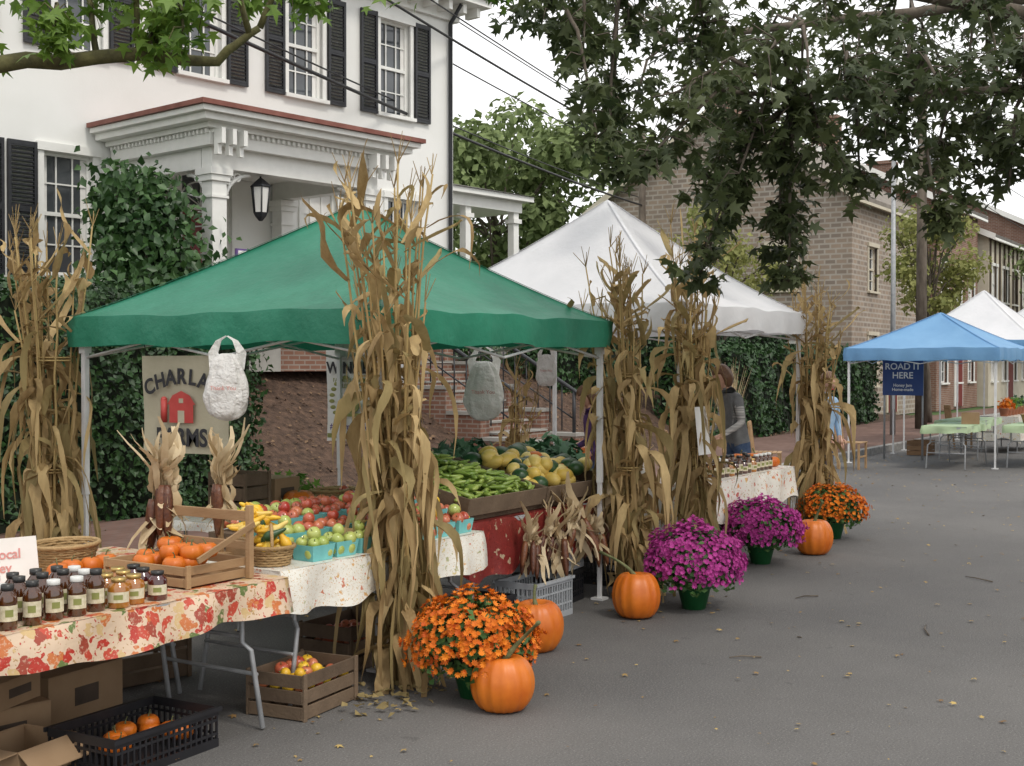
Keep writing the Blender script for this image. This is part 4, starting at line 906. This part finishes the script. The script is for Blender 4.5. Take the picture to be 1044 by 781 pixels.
# gourds + cartons
basket('gourd_basket',(4.98,4.68,.745),.12,.1,True,1,.8)
g=MB()
for i in range(44):
    a=U(0,6.28); rr=U(0,.13); hz=U(0,.19); c=Vector((rr*math.cos(a)*(1-hz*2),rr*math.sin(a)*(1-hz*2)+hz*.7,.09+hz)); ax=Vector((U(-1,1),U(-1,1),U(-.2,.7))).normalized()
    g.tube([c+ax*t for t in (-.05,-.04,-.02,.0,.025,.05,.07,.08)],[.005,.022,.03,.028,.017,.013,.01,.004],9,R.choice([0,0,0,1,2]))
fin(g,'ornamental_gourds',['gourd','squash','melon'],None,(4.98,4.68,.745))
def carton(x,y,z,m,m2=None):
    g=MB(); s=.085; hh=.085
    for a in range(4):
        Q=Matrix.Rotation(a*math.pi/2,3,'Z'); g.add([Q@Vector(v) for v in ((-s*.85,-s*.85,0),(s*.85,-s*.85,0),(s,-s,hh),(-s,-s,hh),(-s*.85,-s*.82,0),(s*.85,-s*.82,0),(s*.97,-s*.96,hh),(-s*.97,-s*.96,hh))],[(0,1,2,3),(4,7,6,5),(3,2,6,7)],3)
    g.add([(-s*.84,-s*.84,.002),(s*.84,-s*.84,.002),(s*.84,s*.84,.002),(-s*.84,s*.84,.002)],[(0,1,2,3)],3)
    for L in range(3):
        pts=[(-.045,-.045),(.045,-.045),(-.045,.045),(.045,.045)] if L<2 else [(0,0)]
        for (a,b) in pts: apple(g,(a*(1-.15*L)+U(-.012,.012),b*(1-.15*L)+U(-.012,.012),.04+L*.05),U(.034,.043),0 if (m2 is None or R.random()<.6) else 1)
    return fin(g,'apple_carton',[m,m2 or m,'pstem','aqua'],None,(x,y,z),(0,0,U(-.12,.12)))
for j in range(3):
    for i in range(8):
        x=5.25+i*.19+U(-.012,.012)
        carton(x,4.62+j*.2,.745+j*.05,('gapple' if (i<3 and j==0) or (i<1 and j==1) else 'rapple'),('gapple' if (i+j)%3==1 else ('gourd' if i>=6 and j==0 else None)))
g=MB(); g.bx(5.12,6.7,4.74,4.93,.744,.79); g.bx(5.12,6.7,4.935,5.15,.744,.84); fin(g,'display_riser',['paleply'])
gridpile('apples',(5.9,5.3,.84),1.2,.26,.042,'rapple','gapple',2)
# produce display
def tray(x0,x1,y0,y1,z0,z1,nm_='produce_crate'):
    g=MB(); an=math.atan2(z1-z0,y1-y0); L=math.hypot(y1-y0,z1-z0); w_=(x1-x0)
    g.bx(0,w_,0,L,-.012,0); g.bx(0,w_,-.014,-.001,-.012,.11); g.bx(0,w_,L+.001,L+.014,-.012,.11); g.bx(-.014,-.001,-.014,L+.014,-.012,.11); g.bx(w_+.001,w_+.014,-.014,L+.014,-.012,.11)
    return fin(g,nm_,['oldwood'],None,(x0,y0,z0),(an,0,0),bevel=.002)
tray(7.0,7.98,4.82,5.62,.80,.98); tray(8.02,9.0,4.82,5.62,.80,.98)
g=MB(); g.bx(7.05,8.95,5.4,5.5,.745,.9); g.bx(7.05,8.95,4.86,4.94,.745,.8); g.bx(5.25,6.55,5.18,5.42,.745,.838); fin(g,'tray_support',['oldwood'])
def slope(y): return .8+(y-4.82)/.8*.18
g=MB()
for i in range(520):
    x=U(7.03,7.95); y=U(4.86,5.58); z=slope(y)+.03+U(0,.16)*(.4+.6*math.sin((x-7)/.98*math.pi)); a=U(0,6.28); ax=Vector((math.cos(a),math.sin(a),U(-.15,.35))); L=U(.07,.12); pr=Vector((-ax.y,ax.x,0))*U(-.03,.03)
    g.tube([Vector((x,y,z))+ax*(t-.5)*L*1.4+pr*(1-(2*t-1)**2) for t in (0,.08,.3,.6,.85,1)],[.004,.015,.018,.014,.009,.003],7,0)
fin(g,'green_peppers',['pepper'])
g=MB()
for i in range(70):
    x=U(8.08,8.95); y=U(4.92,5.52); z=slope(y)+.06+U(0,.12); k=R.random(); a=U(0,6.28); rot=Matrix.Rotation(a,3,'Z')@Matrix.Rotation(U(-.3,.3),3,'Y')
    if k<.6: g.ball((x,y,z),(.10*U(.7,1.1),.06,.058),14,10,0,None,None,rot)
    elif k<.72: g.ball((x,y,z),(.08,.055,.055),14,10,3,None,None,rot)
    else: g.ball((x,y,z+.01),(.072,.07,.06),24,10,1,None,lambda d,th,ph:Vector((d.x*(.9+.1*abs(math.cos(ph*5))),d.y*(.9+.1*abs(math.cos(ph*5))),d.z)),rot)
for i in range(9): g.ball((8.6+U(-.5,.3),5.5+U(-.05,.1),1.02+U(0,.06)),(.1,.1,.09),18,12,2)
fin(g,'winter_squash',['squash','melon','melon','pump'])
def leafy(name,c,r,n,m,size=.12):
    d=rnd(n); d/=np.linalg.norm(d,axis=1,keepdims=True); d[:,2]=np.abs(d[:,2]); P=np.array(c)+d*NR.uniform(.3,1,(n,1))*np.array(r); bulk(name,P,d+rnd(n,.5),d+rnd(n,.5),size*NR.uniform(.6,1.2,n),MAP,[m])
leafy('kale_bunches',(9.2,5.5,.78),(.4,.35,.38),520,'kale',.13); leafy('lettuce',(9.7,5.8,.78),(.4,.25,.25),260,'lettuce')
leafy('kale_bunches',(8.3,5.75,.95),(.5,.2,.25),320,'kale',.13)
crate('wooden_crate',(9.5,5.1,.3),.5,.4,.3,'wood',.1); gridpile('apples',(9.5,5.1,.52),.4,.3,.04,'rapple','gapple',2)
gridpile('apples',(6.85,5.0,.745),.26,.5,.04,'rapple','gourd',3)
# back table bits
crate('wooden_crate',(6.6,6.5,.745),.3,.3,.3,'oldwood',.1,3); cbox('cardboard_box',(7.0,6.55,.745),.3,.25,.22,.1,False); pumpkin('pumpkin',7.0,6.3,.745,.12,.16,.05,70); basket('wicker_basket',(7.45,6.4,.745),.14,.1); basket('wicker_basket',(7.75,6.55,.745),.12,.08)
g=MB(); g.lathe([(.045,0),(.05,.005),(.05,.15),(.045,.155)],20); g.lathe([(.03,.156),(.03,.175)],16,m=1); fin(g,'red_can',['redcan','lidw'],None,(6.32,6.35,.745))
gridpile('apples',(7.6,6.3,.745),.3,.3,.04,'rapple',None,2); leafy('lettuce',(7.35,6.7,.76),(.35,.15,.2),180,'lettuce',.1)
# table 4 goods
for i in range(13):
    for j in range(2): putjar(R.choice([0,2,1,3]),10.9+i*.11,4.72+j*.12,.753,'jam_jar')
pumpkin('pumpkin',12.2,4.85,.753,.13,.18,.06,71); pumpkin('pumpkin',12.35,5.08,.753,.11,.15,.05,72); pumpkin('pumpkin',12.5,4.8,.753,.09,.12,.04,73)
basket('wicker_basket',(10.5,4.85,.753),.15,.1); fruitpile('onions',(10.5,4.85,.82),.22,.22,16,.035,'gourd'); basket('wicker_basket',(10.8,5.05,.753),.11,.1)
crate('wooden_crate',(11.75,5.03,.753),.4,.26,.14,'paleply',0,2); gridpile('apples',(11.75,5.03,.82),.36,.22,.037,'gapple','rapple',2)
g=MB(); g.add([(0,0,0),(.25,0,0),(.25,.04,.4),(0,.04,.4)],[(0,1,2,3)]); fin(g,'price_card',['paper'],None,(9.72,4.36,1.05))
for i in range(4): pumpkin('pumpkin',11.4+.33*i,6.7+U(-.1,.1),.753,.13,.19,.06,80+i)
leafy('kale_bunches',(9.9,5.9,.8),(.5,.3,.35),300,'kale')
g=MB(); g.lathe([(.14,0),(.2,.32),(.22,.33),(.2,.35)],20,m=1)
for i in range(160):
    a=U(0,6.28); d=Vector((math.cos(a),math.sin(a),0)); o=U(.05,.45); L=U(.6,1.1); sd=Vector((-d.y,d.x,0)); g.strip([Vector((0,0,.3))+d*o*L*.6*(q/5)**1.5+Vector((0,0,L*(q/5)*(1-.2*o*q/5))) for q in range(6)],[.008*(1.1-q/5) for q in range(6)],sd,0)
fin(g,'dry_grass_planter',['husk','oldwood'],None,(16.4,6.9,0)).scale=(1.4,1.4,1.4)
def chair(x,y,z,rz):
    g=MB()
    for i in (-.2,.2):
        g.bx(i-.018,i+.018,-.2,-.164,0,.45); g.rb((i,.22,.45),(.034,.034,.95),Matrix.Rotation(-.12,3,'X'))
    for i in range(6): g.bx(-.22,.22,-.21+i*.072,-.15+i*.072,.451,.468)
    for i in range(5): g.rb((-.15+i*.075,.245,.7),(.03,.014,.36),Matrix.Rotation(-.12,3,'X'))
    g.rb((0,.275,.9),(.44,.022,.07),Matrix.Rotation(-.12,3,'X')); g.bx(-.18,.18,-.19,-.17,.2,.23)
    fin(g,'wooden_chair',['paleply'],None,(x,y,z),(0,0,rz),bevel=.003)
chair(15.6,7.2,0,.6); chair(17.2,7.0,0,-.5); chair(18.6,7.2,0,.3)
# ------------------------------------------------------------------ bags & signs
def bag(name,c,h,rz,seed):
    R.seed(700+seed); g=MB()
    def sg(v,p): return math.copysign(abs(v)**p,v)
    def fn(d,th,ph):
        t=(1-d.z)/2; k=1+(.09*math.sin(ph*5+seed+t*3)+.06*math.sin(ph*9-t*6))*(1.4-t)+.035*math.sin(ph*14+t*9)+.03*math.sin(ph*3+t*15); s=math.sin(th)**.45 if th>0 and th<math.pi else 0
        w_=.55+.48*min(1,t*1.5)**.8
        return Vector((sg(math.cos(ph),.6)*s*k*w_,sg(math.sin(ph),.75)*s*k*w_,sg(d.z,.8)+.05*math.sin(ph*2+seed)*(t>.6)))
    g.ball((0,0,-h*.60),(h*.25,h*.14,h*.39),48,30,0,None,fn)
    for s in (-1,1):
        P=[Vector((s*h*.12,0,-h*.40)),Vector((s*h*.17,.01,-h*.2)),Vector((s*h*.10,0,-h*.06)),Vector((0,0,0))]; g.strip(P,[h*.09,h*.06,h*.035,h*.015],Vector((.85,.5,0)),0,None,.5)
    o=fin(g,name,['bag'],None,c,(0,0,rz))
    text('Thank You',h*.07,(0,-h*.165,-h*.62),(math.radians(90),0,0),'faintred',o,w=.0)
    return o
R90=math.radians(90)
bag('plastic_bag',(5.66,5.68,1.98),.52,-R90+.5,1); bag('plastic_bag',(8.8,5.88,1.96),.62,-R90+.5,2); bag('plastic_bag',(11.5,6.9,2.0),.42,-R90+.5,4)
def hangsign(name,x,yl,yr,z0,z1,m,tilt=0):
    g=MB(); n=14; V=[]
    for j in range(6):
        for i in range(n+1): t=i/n; V.append((x+.012*math.sin(t*9)+.01*math.sin(j),yl+(yr-yl)*t,z0+(z1-z0)*j/5+tilt*t))
    g.add(V,[(j*(n+1)+i,j*(n+1)+i+1,(j+1)*(n+1)+i+1,(j+1)*(n+1)+i) for j in range(5) for i in range(n)],0,None,True)
    return g
e=empty('farm_banner',(.10,.06,0)); g=hangsign('b',5.8,6.64,5.86,1.22,1.86,'banner')
for y in (6.6,5.9): g.tube([(5.8,y,1.86),(5.74,y,2.04)],.004,4,1)
fin(g,'banner_cloth',['banner','ink'],e); rr=(R90,0,-R90)
for i,chx in enumerate('CHARLAN'):
    t=(i-3)/3; y=6.25-t*.30; z=1.72-.07*t*t; text(chx,.14,(5.775,y,z),(0,0,0),'ink',e,w=.03).rotation_euler=(Matrix.Rotation(-R90,3,'Z')@Matrix.Rotation(R90,3,'X')@Matrix.Rotation(-t*.36,3,'Z')).to_euler()
text('FARMS',.16,(5.775,6.25,1.32),rr,'ink',e,w=.03)
g=MB(); X=5.775; Y=.1
g.bx(X-.002,X,6.04+Y,6.26+Y,1.42,1.54,0)
g.add([(X-.002,6.28+Y,1.54),(X-.002,6.02+Y,1.54),(X-.002,6.07+Y,1.60),(X-.002,6.15+Y,1.63),(X-.002,6.23+Y,1.60)],[(0,1,2,3,4)],0)
g.bx(X-.004,X-.0021,6.12+Y,6.18+Y,1.42,1.50,1); g.tube([(X-.002,6.31+Y,1.42),(X-.002,6.31+Y,1.57)],.022,8,0); g.ball((X-.002,6.31+Y,1.57),.022,8,6,0); g.bx(X-.004,X-.0021,6.13+Y,6.17+Y,1.55,1.58,1)
fin(g,'barn_emblem',['redink','banner'],e)
e=empty('award_sign',(0,-.12,0)); g=hangsign('s',8.62,7.55,6.95,1.13,1.98,'paper',.02)
fin(g,'sign_cloth',['paper'],e)
text('WINNER',.14,(8.59,7.25,1.77),rr,'ink',e,w=.03); text('FARMERS MARKET\nCELEBRATION',.05,(8.59,7.25,1.64),rr,'olive',e); text('#lovemymarket',.075,(8.59,7.25,1.26),rr,'purpleink',e)
g=MB()
for s in (-1,1):
    for k in range(9): an=-.9+k*.27; g.ball((8.592,7.25+s*.22*math.cos(an),1.50+.2*math.sin(an)),(.002,.032,.018),8,6,0)
g.bx(8.590,8.593,6.98,7.52,1.16,1.20,1); g.ball((8.592,7.25,1.44),(.002,.09,.06),12,8,0); g.bx(8.588,8.591,7.12,7.38,1.35,1.38,1); fin(g,'emblem',['olive','olive'],e)
# far blue sign
e=empty('market_sign'); g=MB(); g.bx(0,.03,-.38,.38,1.22,1.92,0); g.tube([(.05,-.36,0),(.05,-.36,1.97)],.02,6,1); g.tube([(.05,.36,0),(.05,.36,1.97)],.02,6,1); fin(g,'panel',['bluesign','steel'],e); text('ROAD IT\nHERE',.17,(-.004,0,1.68),rr,'paper',e); text('Honey Jam\nHome-made',.08,(-.004,0,1.37),rr,'paper',e); e.location=(24.4,6.75,.0)
# ------------------------------------------------------------------ far stall
ftable('folding_table',22.3,24.2,5.1,5.85,.75,'mint',.12); ftable('folding_table',23.2,25.6,4.0,4.7,.75,'mint',.12); ftable('folding_table',24.6,26.6,5.4,6.2,.75,'mint',.12); ftable('folding_table',27.2,29.4,5.2,6.0,.75,'cloth2',.5)
for i in range(6):
    x=27.3+i*.33; g=MB(); g.lathe([(.07,0),(.1,.15),(.11,.16),(.1,.17)],14); fin(g,'flower_pot',['terr'],None,(x,5.5,.753)); leafy('potted_herb',(x,5.5,.92),(.14,.14,.22),70,R.choice(['lettuce','kale','omum']),.08)
cbox('cardboard_box',(23.5,5.3,.753),.35,.3,.2,.2,False); basket('wicker_basket',(24.3,4.4,.753),.2,.15); crate('wooden_crate',(24.9,4.4,.753),.4,.3,.18,'wood'); crate('wooden_crate',(25.9,6.8,0),.5,.4,.3,'wood')
for (x,y,r_) in ((21.8,6.9,0),(26.4,4.4,1.2),(28.3,6.6,.5)): chair(x,y,0,r_)
# ------------------------------------------------------------------ people
def person(name,loc,rz,top,sleeve,legs,hair,arms,H=1.7,lean=.06,headtilt=.25,bob=True):
    e=empty(name,loc,rz); k=H/1.72
    J={'pel':((0,0,.95),(.155,.12)),'wai':((0,lean*.4,1.09),(.125,.10)),'che':((0,lean*.9,1.29),(.165,.12)),'nb':((0,lean*1.1,1.43),(.07,.065)),'nk':((0,lean*1.4+.01,1.50),(.052,.052)),'hd':((0,lean*1.6+.03,1.56),(.05,.05))}
    bones=[('pel','wai','top'),('wai','che','top'),('che','nb','top'),('nb','nk','skin'),('nk','hd','skin')]
    for s,sn in ((-1,'l'),(1,'r')):
        el,wr=arms[0 if s<0 else 1]; J['sh'+sn]=((s*.165,lean*.95,1.385),(.06,.06)); J['el'+sn]=((s*el[0],el[1],el[2]),(.043,.043)); J['wr'+sn]=((s*wr[0],wr[1],wr[2]),(.028,.026))
        J['hi'+sn]=((s*.09,0,.88),(.1,.1)); J['kn'+sn]=((s*.10,.03*s+.01,.49),(.066,.07)); J['an'+sn]=((s*.11,.02*s-.02,.1),(.043,.048)); J['to'+sn]=((s*.13,.02*s+.13,.035),(.042,.032))
        bones+=[('che','sh'+sn,'top'),('sh'+sn,'el'+sn,'sleeve'),('el'+sn,'wr'+sn,'sleeve'),('pel','hi'+sn,'legs'),('hi'+sn,'kn'+sn,'legs'),('kn'+sn,'an'+sn,'legs'),('an'+sn,'to'+sn,'shoe')]
    names=list(J); idx={n_:i for i,n_ in enumerate(names)}
    me=bpy.data.meshes.new('body'); me.from_pydata([Vector(J[n_][0])*k for n_ in names],[(idx[a],idx[b]) for a,b,_ in bones],[])
    o=bpy.data.objects.new('tmpbody',me); sc.collection.objects.link(o); sk=o.modifiers.new('s','SKIN'); ss=o.modifiers.new('u','SUBSURF'); ss.levels=2; ss.render_levels=2
    for i,n_ in enumerate(names): me.skin_vertices[0].data[i].radius=[q*k for q in J[n_][1]]; me.skin_vertices[0].data[i].use_root=(n_=='pel')
    dg=bpy.context.evaluated_depsgraph_get(); ev=o.evaluated_get(dg); m2=bpy.data.meshes.new_from_object(ev); bpy.data.objects.remove(o)
    m2.materials.clear(); order=['top','sleeve','legs','skin','shoe']
    B=[(Vector(J[a][0])*k,Vector(J[b][0])*k,order.index(c)) for a,b,c in bones]
    for pg in m2.polygons:
        c=pg.center; best=9;bi=0
        for a,b,mi in B:
            ab=b-a; t=max(0,min(1,(c-a).dot(ab)/ab.dot(ab))); dd=(c-(a+ab*t)).length-(.05 if mi==0 else 0)
            if dd<best: best=dd;bi=mi
        if bi==0 and c.z<.90*k: bi=2
        if bi==2 and c.z>.90*k: bi=0
        pg.material_index=bi; pg.use_smooth=True
    mkobj('body',m2,[top,sleeve,legs,'skin','shoe'],e)
    g=MB(); hc=Vector((0,lean*1.6+.045,1.61))*k; rot=Matrix.Rotation(-headtilt,3,'X')
    def hf(d,th,ph):
        x,y,z=d; jaw=1-.28*max(0,-z)**1.3; f=1+ (.10*math.exp(-((x/.14)**2))*math.exp(-((z+.12)/.16)**2) if y>.5 else 0)
        return Vector((x*jaw,y*(jaw*.5+.5)*f,z))
    g.ball(hc,(.075*k,.095*k,.115*k),24,18,0,None,hf,rot)
    for s in (-1,1):
        g.ball(hc+rot@(Vector((s*.03,.084,.008))*k),.012*k,8,6,3,None,None,rot); g.ball(hc+rot@(Vector((s*.076,-.005,-.01))*k),(.012*k,.02*k,.032*k),8,6,0,None,None,rot)
        g.ball(hc+rot@(Vector((s*.03,.094,.008))*k),.006*k,6,5,1,None,None,rot); g.rb(hc+rot@(Vector((s*.03,.09,.028))*k),(.03*k,.01,.005),rot,1)
    g.rb(hc+rot@(Vector((0,.088,-.055))*k),(.042*k,.014,.01),rot,2)
    def hr(d,th,ph):
        x,y,z=d; n_=1+.03*math.sin(ph*11)+.02*math.sin(ph*23)
        if y>.35 and z<.35: return Vector((x*.98,min(y,.35),z))
        if z<-.1 and bob: return Vector((x*1.12*n_,min(y,.3)*1.05,z*1.3))
        if z<-.3 and not bob: return Vector((x*.8,y*.8,-.3))
        return Vector((x*n_*1.03,y*n_,z))
    g.ball(hc+rot@(Vector((0,-.018,.014))*k),(.089*k,.106*k,.122*k),36,22,1,None,hr,rot)
    fin(g,'head_and_hair',['skin',hair,'redink','lidw'],e)
    g=MB()
    for s,a in ((-1,arms[0]),(1,arms[1])):
        el=Vector((s*a[0][0],a[0][1],a[0][2]))*k; wr=Vector((s*a[1][0],a[1][1],a[1][2]))*k; d=(wr-el).normalized(); u=d.cross(Vector((0,0,1))); u=u.normalized() if u.length>.1 else Vector((0,1,0)); w_=u.cross(d)
        g.tube([wr-d*.02,wr+d*.02,wr+d*.06,wr+d*.09],[.025,.03,.036,.03],10,0)
        for i in range(4):
            b=wr+d*.08+u*(-.03+.02*i); L=(.065,.078,.072,.055)[i]; g.tube([b,b+d*L*.5-w_*.008,b+d*L*.85-w_*.03,b+d*L-w_*.045],[.0095,.009,.0085,.006],7,0)
        b=wr+d*.025-u*.03; g.tube([b,b-u*.025+d*.02,b-u*.03+d*.05,b-u*.02+d*.07],[.012,.011,.01,.007],7,0)
    fin(g,'hands',['skin'],e)
    return e
person('woman_shopper',(13.15,5.42,0),math.radians(48),'greyvest','stripe','jeans','hair',(((.24,.08,1.13),(.2,.30,1.0)),((.24,.1,1.12),(.16,.32,1.0))),1.78,.1,.5)
person('man_shopper',(14.7,5.02,0),math.radians(150),'ltblue','ltblue','jeans','hair',(((.25,.0,1.12),(.18,.12,.95)),((.22,.05,1.12),(.12,.2,1.0))),1.70,.05,.3,False)
person('stall_vendor',(11.3,6.1,0),math.radians(60),'purple','purple','jeans','hair',(((.25,.05,1.13),(.15,.28,1.0)),((.25,.05,1.12),(.15,.28,1.05))),1.58,.12,.6)
# ------------------------------------------------------------------ utility poles + wires
e=empty('utility_pole'); g=MB(); g.tube([(33.9,8.9,.1),(33.9,8.9,9.5)],[.16,.11],12); g.bx(33.83,33.97,7.9,9.9,8.7,8.82); 
for y in (8.0,8.5,9.3,9.8): g.lathe([(.03,0),(.05,.05),(.03,.12)],8,(33.9,y,8.82),1)
g.lathe([(.2,0),(.22,.05),(.22,.7),(.1,.78)],16,(33.9,8.55,6.9),1); fin(g,'pole',['bark','steel'],e)
for nme,(x,y,h) in (('a',(-8,9.2,9.6)),('b',(39.6,19.9,9.8))):
    e=empty('utility_pole'); g=MB(); g.tube([(x,y,.1),(x,y,h)],[.16,.11],12); g.bx(x-.07,x+.07,y-1,y+1,h-.8,h-.68); fin(g,'pole',['bark'],e)
g=MB(); g.tube([(30.6,8.7,.1),(30.6,8.7,6.8)],[.07,.05],10); g.tube([(30.6,8.7,6.7),(30.4,8.0,6.95),(30.3,7.5,6.9)],.03,6); g.ball((30.3,7.3,6.86),(.12,.3,.07),12,8,0); fin(g,'street_lamp',['steel'])
g=MB()
for (za,zb,sag,dy,rw) in ((7.5,7.3,.55,0,.034),(7.75,7.6,.6,.15,.016),(9.0,8.9,.5,-.7,.026),(9.25,9.1,.45,.6,.018),(8.9,9.1,.25,-1.0,.016),(9.6,9.7,.3,0,.014)):
    A=Vector((-8,9.2+dy,za));B=Vector((39.6,19.9+dy,zb)); g.tube([A.lerp(B,t)-Vector((0,0,4*sag*t*(1-t))) for t in np.linspace(0,1,50)],rw,5)
for (za,zb,dy) in ((8.9,8.9,-.8),(8.9,8.9,.8),(7.3,7.2,0)):
    A=Vector((33.9,8.9+dy,zb)); B=Vector((75,9+dy,zb+.2)); g.tube([A.lerp(B,t)-Vector((0,0,4*.8*t*(1-t))) for t in np.linspace(0,1,20)],.012,5)
fin(g,'power_lines',['wire'])
g=MB(); g.tube([(75,9,.1),(75,9,9.5)],[.16,.11],12); g.bx(74.9,75.1,8,10,8.9,9.0); fin(g,'utility_pole',['bark'])
# ------------------------------------------------------------------ litter
P=[]
for i in range(1900):
    k=R.random()
    if k<.5: x,y=U(2,26),7.6-abs(R.gauss(0,2.4)); z=.006
    elif k<.85: x,y=U(2,22),U(-1,4.5); z=.006
    else: x,y=U(3,24),U(7.8,10.9); z=.136
    P.append((x,y,z+U(0,.01)))
K=len(P); bulk('fallen_leaves',P,rnd(K,.16)+[0,0,1],rnd(K)*[1,1,.05],.034*NR.uniform(.25,1.4,K),MAP,['fallen'])
P=[(U(11,36),U(11.0,14.5),0) for i in range(3400)]; P=[(x,y,bankh(x,y)+.03) for x,y,_ in P]; K=len(P); bulk('bank_leaf_litter',P,rnd(K,.3)+[0,-.4,1],rnd(K),.07*NR.uniform(.5,1.3,K),OVAL,['litter'])
P=[]
for i in range(90): P.append((5.5+.2*R.gauss(0,1),4.25+.15*R.gauss(0,1),.01+U(0,.03)))
K=len(P); bulk('fallen_husks',P,rnd(K,.3)+[0,0,1],rnd(K)*[1,1,.1],.06*NR.uniform(.4,1.3,K),OVAL,['corng'])
g=MB()
for (x,y,a,L) in ((8.6,2.2,.3,.35),(7.4,2.9,2.2,.2),(11,2.3,1.0,.3),(9.6,3.3,2.6,.22)): g.tube([(x,y,.008),(x+math.cos(a)*L*.5,y+math.sin(a)*L*.5+.02,.014),(x+math.cos(a)*L,y+math.sin(a)*L,.008)],[.006,.005,.003],5)
fin(g,'fallen_twigs',['bark'])
# ------------------------------------------------------------------ light, sky, camera
w=bpy.data.worlds.new('World'); sc.world=w; w.use_nodes=True; n=w.node_tree.nodes; l=w.node_tree.links; n.clear()
sky=n.new('ShaderNodeTexSky'); sky.sky_type='NISHITA'; sky.sun_disc=False; sky.sun_elevation=math.radians(52); sky.sun_rotation=math.radians(200)
b1=n.new('ShaderNodeBackground'); b1.inputs[1].default_value=.12; l.new(sky.outputs[0],b1.inputs[0])
tc=n.new('ShaderNodeTexCoord').outputs['Generated']; cn=noise(n,l,tc,2.2,5); cc=mixn(n,l,cn,(.92,.92,.93),(1.0,.99,.97))
b2=n.new('ShaderNodeBackground'); l.new(cc,b2.inputs[0]); b2.inputs[1].default_value=1.5
ms=n.new('ShaderNodeMixShader'); ms.inputs[0].default_value=.92; l.new(b1.outputs[0],ms.inputs[1]); l.new(b2.outputs[0],ms.inputs[2])
out=n.new('ShaderNodeOutputWorld'); l.new(ms.outputs[0],out.inputs[0])
s=bpy.data.lights.new('sun','SUN'); s.energy=1.5; s.angle=math.radians(11); s.color=(1,.94,.84); so=bpy.data.objects.new('sun',s); sc.collection.objects.link(so)
az=math.radians(200); el=math.radians(52); D=Vector((math.sin(az)*math.cos(el),math.cos(az)*math.cos(el),math.sin(el))); so.rotation_euler=D.to_track_quat('Z','Y').to_euler()
cam=bpy.data.cameras.new('camera'); cam.sensor_width=36; cam.lens=1300/1044*36; cam.clip_start=.1; cam.clip_end=1000
co=bpy.data.objects.new('camera',cam); sc.collection.objects.link(co); co.location=(0,0,1.8)
fw=Vector((CT,ST,-math.tan(math.atan(18.5/1300)))); co.rotation_euler=fw.to_track_quat('-Z','Y').to_euler(); sc.camera=co
sc.view_settings.view_transform='Standard'; sc.view_settings.look='None'; sc.view_settings.exposure=0
